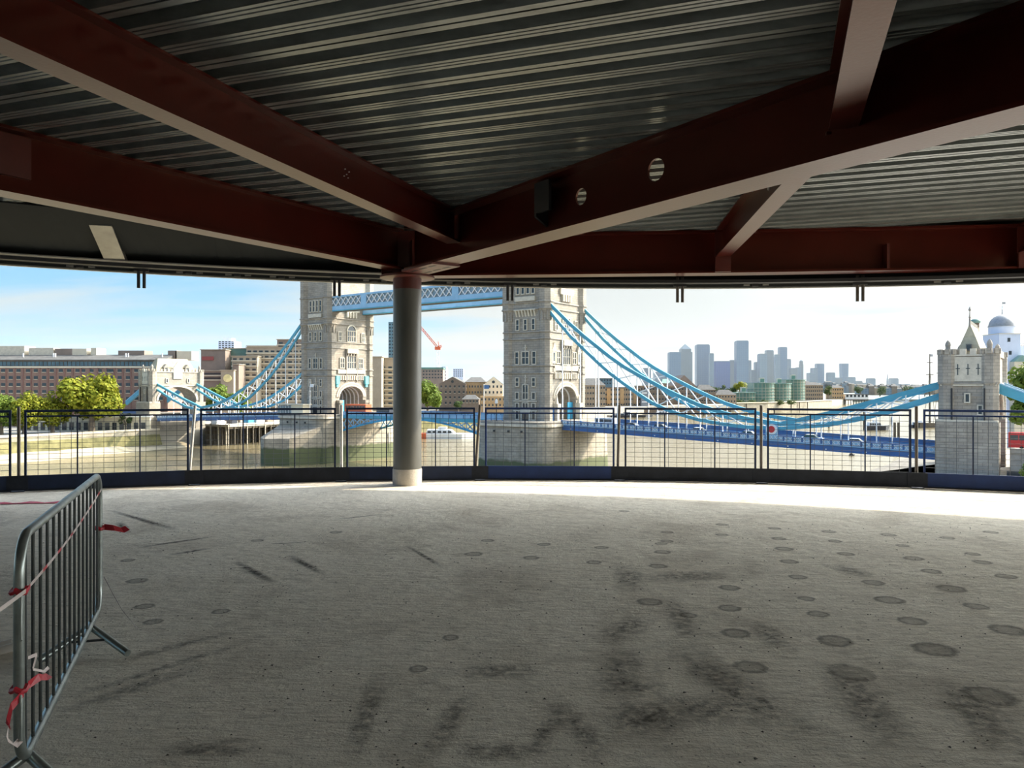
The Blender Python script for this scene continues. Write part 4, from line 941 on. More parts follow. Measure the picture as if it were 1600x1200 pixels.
# ---- high-level walkways
for w, lab in ((-7.0, 'near high walkway of blue lattice between the tower tops'), (7.0, 'rear high walkway of blue lattice between the tower tops')):
    t = bthing('high_walkway', lab, 'walkway', 0, w, 25.2, 'high-level walkways')
    Lw = 36.5
    MB().box(-Lw, Lw, -1.6, 1.6, .0, .35).build('floor_beam', 'roofslate', t)
    MB().box(-Lw, Lw, -1.7, 1.7, 4.7, 4.95).build('roof', 'chainlight', t)
    for e in (-1, 1):
        y = e*1.75
        MB().box(-Lw, Lw, y-.15, y+.15, .3, 1.6).build('lower_chord', 'chainlight', t); MB().box(-Lw, Lw, y-.15, y+.15, 4.3, 4.8).build('upper_chord', 'chainlight', t)
        MB().box(-Lw, Lw, y-.25, y+.25, 0, .3).build('bottom_flange', 'chain', t)
        MB().box(-Lw, Lw, y-e*.3-.03, y-e*.3+.03, 1.5, 4.4).build('glazing', 'paleglass', t)
        n_ = 32
        for k in range(n_):
            x0, x1 = -Lw+2*Lw*k/n_, -Lw+2*Lw*(k+1)/n_
            if k % 8 == 7: MB().box(x0, x1, y-.22, y+.22, .3, 4.9).build('panel_post', 'chainlight', t); continue
            g = MB(); g.bar((x0,y,1.6),(x1,y,4.3),.2,.3,(0,1,0)); g.bar((x1,y,1.6),(x0,y,4.3),.2,.3,(0,1,0)); g.build('lattice', 'white', t)

# ---- gate towers at the ends
def gate_tower(s, side):
    near = side > 0
    t = bthing('gate_tower', 'battlemented stone gate tower at right with steep roof' if near else 'stone gate tower with wide arch and hipped roof on the far bank', 'tower', s, 0, ZW, 'gate towers at the bridge ends')
    AX, BW = 4.2, 11.1; Z = lambda z: z-ZW
    ah, spr, apx = 8.2, Z(-4.2), Z(1.2)
    b = MB()
    for e in (-1, 1): b.box(-AX, AX, e*BW if e < 0 else ah, -ah if e < 0 else BW, Z(-8.5), Z(2.2))
    n = 18; ap = [(ah*math.cos(math.pi*i/n), spr+(apx-spr)*math.sin(math.pi*i/n)) for i in range(n+1)]
    for i in range(n):
        (ya, za), (yb, zb) = ap[i], ap[i+1]
        b.add([(-AX,ya,za),(-AX,yb,zb),(-AX,yb,Z(2.2)),(-AX,ya,Z(2.2)),(AX,ya,za),(AX,yb,zb),(AX,yb,Z(2.2)),(AX,ya,Z(2.2))], [(0,1,2,3),(4,7,6,5),(0,4,5,1),(2,6,7,3)])
    for x in (AX, -AX):
        r_ = MB(); dx = .3 if x > 0 else -.3
        for i in range(n):
            (ya, za), (yb, zb) = ap[i], ap[i+1]; k_ = 1.09
            f_ = lambda y, z: (y*k_, spr+(z-spr)*(1+.14))
            A, B_ = f_(ya, za), f_(yb, zb)
            r_.hexa([(x-.05,ya,za),(x+dx,ya,za),(x+dx,yb,zb),(x-.05,yb,zb)], [(x-.05,*A),(x+dx,*A),(x+dx,*B_),(x-.05,*B_)])
        r_.build('arch_ring', 'stonelight', t)
    b.box(-AX, AX, -BW, BW, Z(2.2), Z(7.2)); b.build('body', 'stone', t)
    MB().box(-AX-1.0, AX+.6, -BW-1.0, -ah+.6, 0, Z(-5.0)).build('plinth', 'pier' if not near else 'stone', t); MB().box(-AX-1.0, AX+.6, ah-.6, BW+1, 0, Z(-5.0)).build('plinth', 'stone', t)
    MB().box(-AX-.85, AX+.45, -BW-.85, -ah+.5, Z(-5.0), Z(-4.6)).build('plinth_cap', 'stonelight', t)
    MB().box(-AX+.5, AX-.5, -ah+.5, ah-.5, 0, Z(-12)).build('road_base', 'stonedark', t)
    # corner turrets
    oc = lambda r: [(r*math.cos(R(22.5+45*k)), r*math.sin(R(22.5+45*k))) for k in range(8)]
    for cx in (-1, 1):
        for cy in (-1, 1):
            g = MB(); X, Y = cx*(AX-.9), cy*(BW-.9); sh = lambda r: [(X+x, Y+y) for x, y in oc(r)]
            g.prism(sh(1.55), Z(-8.5), Z(2.0)); g.prism(sh(1.75), Z(2.0), Z(7.4)); tu = g.build('corner_turret', 'stone', t)
            for k in range(8):
                a = R(45*k); o = MB().box(-.38, .38, -.25, .2, 0, .95).build('merlon', 'stone', tu); o.location = (X+1.5*math.cos(a), Y+1.5*math.sin(a), Z(7.4)); o.rotation_euler = (0, 0, a+R(90))
            MB().prism([(X+x*.35, Y+y*.35) for x, y in oc(1.5)], Z(7.4), Z(8.9), [(X+x*.28, Y+y*.28) for x, y in oc(1.5)]).build('turret_stub', 'stonedark', tu)
            MB().lathe([(.45, Z(8.9)), (.5, Z(9.2)), (.36, Z(9.7)), (.05, Z(10.1))], 8, (X, Y)).build('turret_cap', 'stonedark', tu)
    for z, e, m in ((2.1, .35, 'stonedark'), (1.75, .25, 'stonelight'), (7.2, .3, 'stonelight'), (-.2, .12, 'stonedark')):
        if z < 2 and z > 0: pass
        c = MB(); 
        if z > 1.6: c.box(-AX-e, AX+e, -BW-e, BW+e, Z(z)-.15, Z(z)+.15)
        else:
            for w0, w1 in ((-BW-e, -ah), (ah, BW+e)): c.box(-AX-e, AX+e, w0, w1, Z(z)-.12, Z(z)+.12)
        c.build('string_course', m, t)
    # parapet merlons
    for f in (-1, 1):
        for k in range(4): x = -2.4+k*1.6; MB().box(x-.5, x+.5, f*BW-.25, f*BW+.25, Z(7.3), Z(8.4)).build('merlon', 'stonelight', t)
        for k in range(12): y = -8.4+k*1.53; MB().box(f*AX-.25, f*AX+.25, y-.45, y+.45, Z(7.3), Z(8.3)).build('merlon', 'stonelight', t)
    yW = -BW-.05
    MB().box(-2.5, 2.5, yW-.15, yW+.2, Z(2.4), Z(6.9)).build('dressed_panel', 'stonelight', t)
    for x in (-1.6, 0, 1.6):
        g = MB(); g.box(x-.08, x+.08, yW-.19, yW-.1, Z(3.6), Z(5.6)); g.box(x-.35, x+.35, yW-.19, yW-.1, Z(4.7), Z(4.85)); g.build('cross_slit', 'glassdark', t)
    add_window(t, (.55, 1.4, 1, ()), -.1, yW, Z(-1.3), 'w'); add_window(t, (.55, 1.5, 1, ()), 1.9, yW, Z(-3.5), 'w')
    for x in (-2.5, 2.6): MB().box(x-.11, x+.11, yW-.85, yW-.5, Z(-4.6), Z(1.2)).build('drain_pipe', 'black', t)
    # roof
    if near:
        RX, RY = 2.2, 6.5
        MB().add([(-RX,-9.6,Z(7.2)),(RX,-9.6,Z(7.2)),(RX,9.6,Z(7.2)),(-RX,9.6,Z(7.2)),(-1.0,-8.3,Z(10.6)),(1.0,-8.3,Z(10.6)),(1.0,8.3,Z(10.6)),(-1.0,8.3,Z(10.6)),(0,-7.9,Z(13.2)),(0,7.9,Z(13.2))],
                 [(0,1,5,4),(1,2,6,5),(2,3,7,6),(3,0,4,7),(4,5,8),(5,6,9,8),(6,7,9),(7,4,8,9)]).build('roof', 'roofold', t)
        g = MB(); g.tube([(0,-7.9,Z(12.6)),(0,-7.9,Z(16.0))], [.22,.06], 6); g.lathe([(.05,Z(14.2)),(.3,Z(14.4)),(.05,Z(14.6))], 8, (0,-7.9)); g.lathe([(.05,Z(15.4)),(.28,Z(15.7)),(.03,Z(16.4))], 8, (0,-7.9)); g.build('finial', 'stonedark', t)
        MB().box(-.45, .45, -9.65, -8.8, Z(8.1), Z(9.3)).build('dormer', 'roofslate', t); MB().box(-.3, .3, -9.7, -9.6, Z(8.3), Z(9.1)).build('dormer_pane', 'glassdark', t)
        for k in range(12): MB().box(-.06, .06, -7.6+k*1.3, -7.1+k*1.3, Z(13.1), Z(13.8)).build('ridge_crest', 'stonedark', t)
    else:
        MB().add([(-AX+.6,-8.8,Z(7.2)),(AX-.6,-8.8,Z(7.2)),(AX-.6,8.8,Z(7.2)),(-AX+.6,8.8,Z(7.2)),(-.8,-6.4,Z(12.6)),(.8,-6.4,Z(12.6)),(.8,6.4,Z(12.6)),(-.8,6.4,Z(12.6))], [(0,1,5,4),(1,2,6,5),(2,3,7,6),(3,0,4,7),(4,5,6,7)]).build('roof', 'roofold', t)
        for x, dx in ((AX, 1),):
            MB().add([(x-.2,-1.9,Z(4.5)),(x-.2,1.9,Z(4.5)),(x-.2,1.9,Z(8.8)),(x-.2,0,Z(11.4)),(x-.2,-1.9,Z(8.8)),(x+.4,-1.9,Z(4.5)),(x+.4,1.9,Z(4.5)),(x+.4,1.9,Z(8.8)),(x+.4,0,Z(11.4)),(x+.4,-1.9,Z(8.8))],
                     [(0,4,3,2,1),(5,6,7,8,9),(0,1,6,5),(1,2,7,6),(2,3,8,7),(3,4,9,8),(4,0,5,9)]).build('gable', 'stonelight', t)
            for y in (-4.6, 4.6):
                d_ = MB(); d_.box(x-1.6, x-.3, y-.9, y+.9, Z(7.2), Z(9.0)); d_.add([(x-2.2,y-1.1,Z(9.0)),(x-.2,y-1.1,Z(9.0)),(x-.2,y+1.1,Z(9.0)),(x-2.2,y+1.1,Z(9.0)),(x-2.2,y,Z(10.3)),(x-.2,y,Z(10.3))], [(0,1,5,4),(1,2,5),(2,3,4,5),(3,0,4)]); d_.build('dormer', 'stonedark', t)
                MB().box(x-.35, x-.25, y-.5, y+.5, Z(7.5), Z(8.8)).build('dormer_pane', 'glassdark', t)
            for y in (-4.6, 4.6): add_window(t, (.6, 1.4, 1, ()), AX+.05, y, Z(3.0), 's')
    return t
gate_tower(140.6, 1); gate_tower(-140.6, -1)

# approach road and wall past the near gate tower
t = bthing('approach_viaduct', 'grey brick approach wall with dark arched window beyond the gate tower', 'wall', 160, 0, ZW)
MB().box(-13, 45, -10.2, 10.2, 0, -10.4-ZW).build('wall', 'stonedark', t); MB().box(-13, 45, -10.4, -10.0, -10.4-ZW, -9.5-ZW).build('parapet', 'stone', t)
MB().box(-13.5, -11.5, -10.35, -10.1, -16.5-ZW, -13.6-ZW).build('arched_window', 'glassdark', t)
t = bthing('approach_viaduct', 'stone approach road behind the far gate tower', 'wall', -160, 0, ZW)
MB().box(-1, 15, -10.2, 10.2, 0, -9.6-ZW).build('wall', 'stone', t); MB().box(-1, 15, -10.4, -10.0, -9.6-ZW, -8.5-ZW).build('parapet', 'bridgeblue', t)
for k in range(2): MB().box(1+k*7, 5+k*7, -10.35, -10.1, 6.6, 10).build('arch_recess', 'glassdark', t)

# ------------------------------------------------------------------ traffic on the bridge
def vehicle(kind, label, s, w, paint, L_=4.4, W_=1.8, H_=1.5):
    zr = (dk(s)-1.25) if abs(s) > 50 else -7.5
    if s > 145: zr = -10.4
    t = bthing(kind, label, {'car':'car','van':'van','bus':'bus'}[kind], s, w, zr, 'traffic on the bridge')
    if kind == 'car':
        MB().add([(-L_/2,-W_/2,.3),(L_/2,-W_/2,.3),(L_/2,W_/2,.3),(-L_/2,W_/2,.3),(-L_/2,-W_/2,.85),(L_/2,-W_/2,.8),(L_/2,W_/2,.8),(-L_/2,W_/2,.85)], [(0,3,2,1),(4,5,6,7),(0,1,5,4),(1,2,6,5),(2,3,7,6),(3,0,4,7)]).build('body', paint, t)
        MB().hexa([(-L_*.4,-W_*.47,.83),(L_*.28,-W_*.47,.82),(L_*.28,W_*.47,.82),(-L_*.4,W_*.47,.83)], [(-L_*.28,-W_*.4,H_-.06),(L_*.1,-W_*.4,H_-.06),(L_*.1,W_*.4,H_-.06),(-L_*.28,W_*.4,H_-.06)]).build('windows', 'glassdark', t)
        MB().box(-L_*.28, L_*.1, -W_*.41, W_*.41, H_-.07, H_).build('roof', paint, t)
    else:
        MB().box(-L_/2, L_/2, -W_/2, W_/2, .35, H_).build('body', paint, t)
        bands = ((1.3, 2.1), (2.9, 3.7)) if H_ > 4 else ((H_*.55, H_*.85),)
        for z0_, z1_ in bands:
            n_ = 7 if kind == 'bus' else 2
            for k in range(n_):
                x0 = -L_/2+.3+k*(L_-.6)/n_
                MB().box(x0, x0+(L_-.6)/n_-.15, -W_/2-.02, W_/2+.02, z0_, z1_).build('window', 'glassdark', t)
    for x in (-L_*.3, L_*.3):
        for y in (-1, 1): MB().tube([(x, y*W_/2-y*.22, .33), (x, y*W_/2+y*.01, .33)], .33, 12).build('wheel', 'tyrerub', t)
cars = [(120.5,-5,'carwhite','white car on the right span nearest the gate tower'),(111,-2,'carwhite','white car behind the roundel on the right span'),(98.5,-5,'cargrey','grey car left of the red roundel'),(87,-5,'carwhite','white car midway along the right span'),
        (76,-2,'cargrey','grey car below the crossing chains'),(70,-5,'cardark','dark car on the right span near the tower'),(-70,-5,'carwhite','white car on the left span near the left pier'),(-92,-5,'cardark','dark car on the left span'),(-110,-5,'carwhite','white car by the far gate tower')]
for s, w, p, l in cars: vehicle('car', l, s, w, p)
vehicle('van', 'dark van beside the left tower on the lifting leaf', -14, -5, 'cardark', 5.5, 2, 2.5)
vehicle('van', 'white van on the right span near the tower', 62.5, -5, 'carwhite', 5.2, 2, 2.3)
vehicle('bus', 'orange-red bus coming out of the left tower arch', -26.5, -4.5, 'orange', 9.5, 2.5, 3.3)
vehicle('bus', 'red bus beyond the stone gate tower at right edge', 151.5, 1, 'busred', 10.5, 2.5, 3.2)
t = bthing('pier_kiosk', 'cream and glass kiosk on the left pier beside the tower', 'kiosk', -44, -14.2, -7.4)
MB().box(-8, 4.5, -1.6, 1.6, 0, .3).build('base', 'stone', t); MB().box(-1, 4.5, -1.5, 1.5, .3, 2.9).build('wall', 'cream', t); MB().box(-8, -1, -1.4, 1.4, .3, 2.7).build('glass', 'glassblue', t); MB().box(-8.6, 5, -1.9, 1.9, 2.9, 3.3).build('roof', 'hotellight', t)
for k in range(6): MB().box(-8+k*1.35, -7.9+k*1.35, -1.5, -1.4, .3, 2.9).build('mullion', 'white', t)
for s, lab in ((-37.5, 'white flagpole in front of the left tower'),):
    t = bthing('flagpole', lab, 'flagpole', s, -14.5, -7.4); MB().tube([(0,0,0),(0,0,11)], [.12,.06], 6).build('pole', 'white', t); MB().box(.06, 1.7, -.03, .03, 8.6, 9.6).build('flag', 'white', t)
t = bthing('pier_fence', 'light blue fence on the right pier top', 'fence', 34, -13.5, -7.4)
MB().box(-4.4, 3, -.1, .1, .2, 1.4).build('panel', 'chainlight', t)
for k in range(5): MB().box(-4.4+k*1.8, -4.25+k*1.8, -.15, .15, 0, 1.6).build('post', 'bridgeblue', t)
t = bthing('lamp_post', 'dark lamp post on the right pier by the tower', 'lamp', 36.2, -15.2, -7.4); MB().tube([(0,0,0),(0,0,4.4)], [.12,.07], 8).build('pole', 'black', t); MB().lathe([(.2,4.4),(.4,4.6),(.35,5.3),(.05,5.7)], 8).build('lantern', 'white', t)

# ================================================================== BUILDINGS
winmesh = {}
def wmesh(w, h, glass='glassdark', frame='hotellight'):
    k = (round(w,2), round(h,2), glass, frame)
    if k not in winmesh: winmesh[k] = (MB().box(-w/2, w/2, -.08, .25, 0, h).mesh('window', glass), MB().box(-w/2-.12, w/2+.12, -.22, .2, -.22, -.02).mesh('sill', frame))
    return winmesh[k]
def building(name, label, x0, x1, ytop, Y, m, depth=20, ybase=None, zbase=ZP, cols=0, rows=0, wpx=(5,5), row0=None, rowstep=None, ledge=None, roof=None, roof_px=0, roofm='roofslate', group=None, cat='building', glass='glassdark', sill=True, rz=0, colx=None, ledgem='hotellight'):
    k = Y/F; xc = (x0+x1)/2; W_ = (x1-x0)*k; zt_ = zat(ytop, Y); H = zt_-zbase
    t = thing(name, label, cat, ((xc-800)*k, Y, zbase), rz, group)
    MB().box(-W_/2, W_/2, 0, depth, 0, H).build('wall', m, t)
    r0 = row0 if row0 is not None else ytop+4; rs = rowstep or 10
    wm, smm = wmesh(wpx[0]*k, wpx[1]*k, glass)
    for r in range(rows):
        zc = zat(r0+r*rs+wpx[1]/2, Y)-zbase
        if zc < .5: continue
        for c in range(cols):
            x = -W_/2+W_*(c+.5)/cols if colx is None else (colx[c]-xc)*k
            o = link('window', wm, t, loc=(x, 0, zc))
            if sill: link('sill', smm, o)
        if ledge: MB().box(-W_/2-.15, W_/2+.15, -.5, .3, zc-ledge*k-.2, zc-.15).build('ledge', ledgem, t)
    if roof == 'flat': MB().box(-W_/2-.4, W_/2+.4, -.4, depth+.4, H, H+max(.4, roof_px*k)).build('roof', roofm, t)
    if roof == 'gable':   # ridge runs away from the viewer
        MB().add([(-W_/2-.3,-.3,H),(W_/2+.3,-.3,H),(0,-.3,H+roof_px*k),(-W_/2-.3,depth,H),(W_/2+.3,depth,H),(0,depth,H+roof_px*k)], [(0,1,2),(3,5,4),(0,3,4,1),(1,4,5,2),(2,5,3,0)]).build('roof', roofm, t)
    if roof == 'gablewall':
        MB().add([(-W_/2,0,H),(W_/2,0,H),(0,0,H+roof_px*k),(-W_/2,.6,H),(W_/2,.6,H),(0,.6,H+roof_px*k)], [(0,1,2),(3,5,4),(0,3,4,1),(1,4,5,2),(2,5,3,0)]).build('gable', m, t)
        MB().add([(-W_/2-.3,.5,H),(W_/2+.3,.5,H),(0,.5,H+roof_px*k+.2),(-W_/2-.3,depth,H),(W_/2+.3,depth,H),(0,depth,H+roof_px*k+.2)], [(0,1,2),(3,5,4),(0,3,4,1),(1,4,5,2),(2,5,3,0)]).build('roof', roofm, t)
        MB().tube([(0,-.1,H+roof_px*k*.35),(0,.1,H+roof_px*k*.35)], roof_px*k*.2, 12).build('round_window', 'glassdark', t)
    if roof == 'hip':
        rh = roof_px*k; q = min(W_*.25, depth*.4)
        MB().add([(-W_/2-.4,-.4,H),(W_/2+.4,-.4,H),(W_/2+.4,depth+.4,H),(-W_/2-.4,depth+.4,H),(-W_/2+q,depth*.4,H+rh),(W_/2-q,depth*.4,H+rh)], [(0,1,5,4),(1,2,5),(2,3,4,5),(3,0,4),(0,3,2,1)]).build('roof', roofm, t)
    return t
# --- long brick warehouse on the left
kx = 330/F
bw = building('brick_warehouse', 'long red brick warehouse with glazed attic behind the trees', -50, 262, 573, 330, 'brick', 30, cols=24, rows=5, wpx=(6.0,4.6), row0=579, rowstep=10.9, colx=[-34,-20,-8,5,17,29,44,56,69,81,95,108,121,130,143,156,169,174,187,200,213,226,239,251])
W2 = 312*kx/2; Hh = zat(573,330)-ZP
MB().box(-W2-.3, W2+.3, -.3, .5, Hh-.5, Hh+.2).build('parapet_band', 'hotellight', bw)
for px in list(range(-42, 262, 13)): MB().box((px-106)*kx-.2, (px-106)*kx+.2, -.25, .1, 0, Hh-.5).build('brick_pilaster', 'brickpier', bw)
MB().box(-W2+1, W2-3, 2.2, 26, Hh, Hh+2.8).build('attic_wall', 'hoteldark', bw)
for k in range(46): x = -W2+1.4+k*(2*W2-5)/46; MB().box(x, x+1.45, 2.0, 2.3, Hh+.4, Hh+2.3).build('attic_window', 'glassblue', bw)
MB().add([(-W2,1.0,Hh+2.7),(W2-2,1.0,Hh+2.7),(W2-2,1.0,Hh+3.1),(-W2,1.0,Hh+3.1),(-W2,11,Hh+5.6),(W2-2,11,Hh+5.6),(W2-2,24,Hh+2.7),(-W2,24,Hh+2.7)], [(0,1,2,3),(3,2,5,4),(4,5,6,7),(0,3,4,7),(1,6,5,2)]).build('roof', 'roofslate', bw)
for x0, x1, yt, m in ((-40,15,541,'stonelight'),(22,62,544,'stonelight'),(64,92,545,'hoteldark'),(92,115,545,'hotellight'),(122,131,544,'hotellight'),(166,208,548,'hoteldark'),(246,260,548,'hoteldark'),(258,284,549,'hotellight')):
    z1_ = zat(yt, 342)-ZP; MB().box((x0-106)*kx, (x1-106)*kx, 10, 18, Hh+3.2, z1_).build('plant_room', m, bw)
for px in (22, 70, 73, 185, 189, 243): MB().box((px-106)*kx-.18, (px-106)*kx+.18, 6, 6.5, Hh+3.2, Hh+6.0).build('vent_pipe', 'white', bw)
# --- stepped hotel
hs = 'part of the tan stepped hotel'
def hotel(label, x0, x1, yt, Y, m='hotel', cols=0, rows=0, r0=None, rs=8.3, w=(5.6,2.8), d=18, ledge=1.6, roof='flat', rpx=1, rm='hotel'):
    return building('hotel_block', label, x0, x1, yt, Y, m, d, cols=cols, rows=rows, wpx=w, row0=r0, rowstep=rs, ledge=ledge, roof=roof, roof_px=rpx, roofm=rm, group='stepped hotel blocks', sill=False)
hotel('main tan hotel block with dark window rows between the gate tower and left tower', 385, 476, 543, 405, cols=10, rows=11, r0=549)
hotel('taller brown hotel block against the left tower', 433, 480, 531, 412, 'hoteldark', 4, 2, 536, 6)
hotel('cream-topped middle hotel step above the clock block', 362, 402, 557, 398, 'hotel', 4, 7, 561)
hotel('upper set-back hotel step with pale roof', 386, 432, 541, 410, 'hotellight', 4, 2, 546, 7)
hotel('brown left wing of hotel with maroon band', 314, 352, 547, 404, 'hoteldark', 0, 0)
t = hotel('grey low hotel wing behind the far gate tower', 319, 346, 580, 392, 'hoteldark', 5, 2, 584, 7)
ck = hotel('tan clock block with round yellow face', 345, 365, 579, 385, 'hotel', 0, 0); k_ = 385/F
MB().tube([(.2, -.1, zat(591,385)-ZP), (.2, -.5, zat(591,385)-ZP)], 6.2*k_, 24).build('round_face', 'yellow', ck)
hotel('brown sloped stair block beside the clock block', 364, 373, 570, 388, 'hoteldark', 0, 0)
mb_ = MB().box((316-800)*404/F, (334-800)*404/F, 403.6, 403.9, zat(563,404), zat(557,404)).build('maroon_sign', 'maroon'); tag(mb_, 'maroon sign band fixed to the brown left hotel wing', 'sign')
hotel('hotel glass link roof left of the set-back step', 350, 386, 545, 412, 'greenglass', 0, 0)
hotel('right end of the tan hotel between left tower and column', 594, 625, 560, 400, cols=3, rows=9, r0=574, rs=8)
hotel('sunlit tan hotel turret right of the left tower', 580, 596, 558, 392, 'hotel', 0, 0)
b = building('apartment_tower', 'small pale grey balconied tower block above the hotel', 341, 366, 533, 700, 'paleblue', 18, cols=5, rows=5, wpx=(3,1.6), row0=534, rowstep=3, sill=False); 
k_ = 700/F; MB().box(-4, 4, 3, 12, zat(533,700)-ZP, zat(528,700)-ZP).build('roof_plant', 'white', b)
building('glass_tower', 'slim blue-green glass tower behind the column', 607, 616, 503, 900, 'glassblue', 20, cols=2, rows=18, wpx=(2.5,2.5), row0=507, rowstep=5.2, sill=False)
# --- between column and right tower
building('office_block', 'dark grey flat block left of the crane', 655, 692, 577, 620, 'hoteldark', 20, cols=8, rows=3, wpx=(2.5,2.2), row0=580, rowstep=5, roof='flat', roof_px=3, roofm='greenglass', sill=False)
building('office_block', 'pale glass block right of the crane base', 690, 697, 573, 640, 'paleblue', 16, cols=3, rows=4, wpx=(1.6,2), row0=576, rowstep=5, sill=False)
building('tower_block', 'distant grey slab block above the gabled warehouse', 708, 724, 576, 900, 'paleblue', 16, cols=5, rows=4, wpx=(1.8,1.6), row0=578, rowstep=3.2, sill=False)
building('gabled_warehouse', 'brown gabled warehouse with round attic window', 686, 728, 600, 520, 'brownbrick', 40, cols=6, rows=4, wpx=(2.6,3.4), row0=604, rowstep=8.5, roof='gablewall', roof_px=11)
building('ochre_warehouse', 'ochre warehouse range with grey roof next to gabled warehouse', 727, 758, 597, 526, 'ochre', 30, cols=7, rows=4, wpx=(2,3.4), row0=604, rowstep=9, roof='hip', roof_px=8)
building('cream_warehouse', 'cream gabled warehouse beside the right tower', 756, 786, 601, 518, 'cream', 30, cols=5, rows=2, wpx=(2.4,3.6), row0=604, rowstep=9, roof='gablewall', roof_px=12)
building('ochre_warehouse', 'low ochre range below the cream gable', 750, 790, 619, 505, 'ochre', 14, cols=7, rows=2, wpx=(2.2,3.6), row0=624, rowstep=9)
building('dock_house', 'small dark house with grey hipped roof on the far quay', 722, 748, 624, 480, 'brownbrick', 14, cols=5, rows=1, wpx=(2.2,4), row0=627, rowstep=9, roof='hip', roof_px=7)
fp = at(756, 640, 470); t = thing('flagpole', 'thin pole with dark blue flag before the cream warehouse', 'flagpole', (fp.x, fp.y, ZP)); zf = zat(600,470)-ZP
MB().tube([(0,0,0),(0,0,zf)], .15, 6).build('pole', 'white', t); MB().box(.1, 3.2, -.05, .05, zf-3.0, zf-.6).build('flag', 'bridgeblue', t)
# crane
cY = 700; cb_ = at(684, 600, cY); t = thing('tower_crane', 'red and white tower crane with raised jib beyond the river', 'crane', (cb_.x, cb_.y, ZP)); k_ = cY/F
zt_c = zat(543, cY)-ZP
def lattice_bar(a, b, w, n, r, m, name):
    g = MB(); a = Vector(a); b = Vector(b); d = (b-a).normalized(); x = d.cross(Vector((0,1,0))).normalized()*w/2; y = Vector((0,w/2,0))
    for sx in (-1,1):
        for sy in (-1,1): g.bar(a+x*sx+y*sy, b+x*sx+y*sy, r)
    for k in range(n):
        p = a.lerp(b, k/n); q = a.lerp(b, (k+1)/n); e = 1 if k % 2 else -1
        for sy in (-1,1): g.bar(p+x*e+y*sy, q-x*e+y*sy, r*.8)
    return g.build(name, m, t)
lattice_bar((0,0,0),(0,0,zt_c),2.2,22,.45,'white','mast'); lattice_bar((0,0,zt_c),((657-684)*k_,0,zat(511,cY)-ZP),1.6,16,.4,'orange','jib'); lattice_bar((0,0,zt_c),(3.5,0,zt_c+1.5),1.6,3,.4,'orange','counter_jib')
MB().box(-2.6, 2.6, -1.4, 1.4, zt_c-2.2, zt_c+.6).build('cab', 'orange', t); MB().bar((1.2,0,zt_c),(.4,0,zt_c+5.5),.5).build('apex_mast', 'orange', t)
# --- right of right tower
building('riverside_flats', 'tan brick flats with gabled roof just right of the right tower', 908, 946, 602, 640, 'tanbrick', 30, cols=9, rows=4, wpx=(2.2,3.4), row0=606, rowstep=8.5, roof='hip', roof_px=11)
t = building('riverside_flats', 'ochre and tan flats behind the chain right of the tower', 945, 1001, 606, 665, 'tanbrick', 26, cols=14, rows=4, wpx=(2.2,3.2), row0=609, rowstep=7.5, roof='flat', roof_px=1)
for c in (0, 3, 6): MB().box((-28+6+c*7)*665/F-1.6, (-28+6+c*7)*665/F+1.6, -.5, .2, 2, zat(607,665)-ZP).build('ochre_bay', 'ochre', t)
building('glass_penthouse', 'blue-grey penthouse offices above the tan flats', 934, 960, 592, 730, 'glassblue', 20, cols=6, rows=2, wpx=(2.4,2.4), row0=594, rowstep=5, roof='flat', roof_px=1, sill=False)
building('brown_warehouse', 'brown brick warehouse behind the crossing chains', 1000, 1052, 604, 690, 'brownbrick', 30, cols=11, rows=4, wpx=(2.4,3.4), row0=608, rowstep=8, roof='flat', roof_px=1.5, roofm='tanbrick')
building('white_balcony_flats', 'narrow building with white balconies among the warehouses', 1002, 1012, 610, 660, 'cargrey', 14, cols=1, rows=4, wpx=(8,1.8), row0=614, rowstep=7, glass='white', sill=False)
building('copper_roofed_hall', 'low hall with pale green copper roof behind the chains', 1034, 1050, 599, 760, 'tanbrick', 20, roof='hip', roof_px=7, roofm='copper')
building('brown_warehouse', 'dark-roofed brick warehouse with steep peak', 1050, 1088, 604, 720, 'brownbrick', 30, cols=8, rows=4, wpx=(2.2,3), row0=608, rowstep=7.5, roof='gable', roof_px=18, roofm='hoteldark')
building('brick_terrace', 'brown terrace with slate roof below the far trees', 1088, 1118, 609, 745, 'brownbrick', 20, cols=8, rows=3, wpx=(2,2.6), row0=612, rowstep=7, roof='hip', roof_px=8)
building('brick_terrace', 'low brown house row beside the green glass flats', 1118, 1150, 617, 750, 'tanbrick', 20, cols=7, rows=2, wpx=(2,2.6), row0=620, rowstep=7, roof='hip', roof_px=8)
# quay and moored clutter left of the chains
t = building('quay_wall', 'long dark river quay wall on the far side', 905, 1150, 640, 655, 'brownbrick', 3, zbase=ZW, cat='wall', rz=R(10))
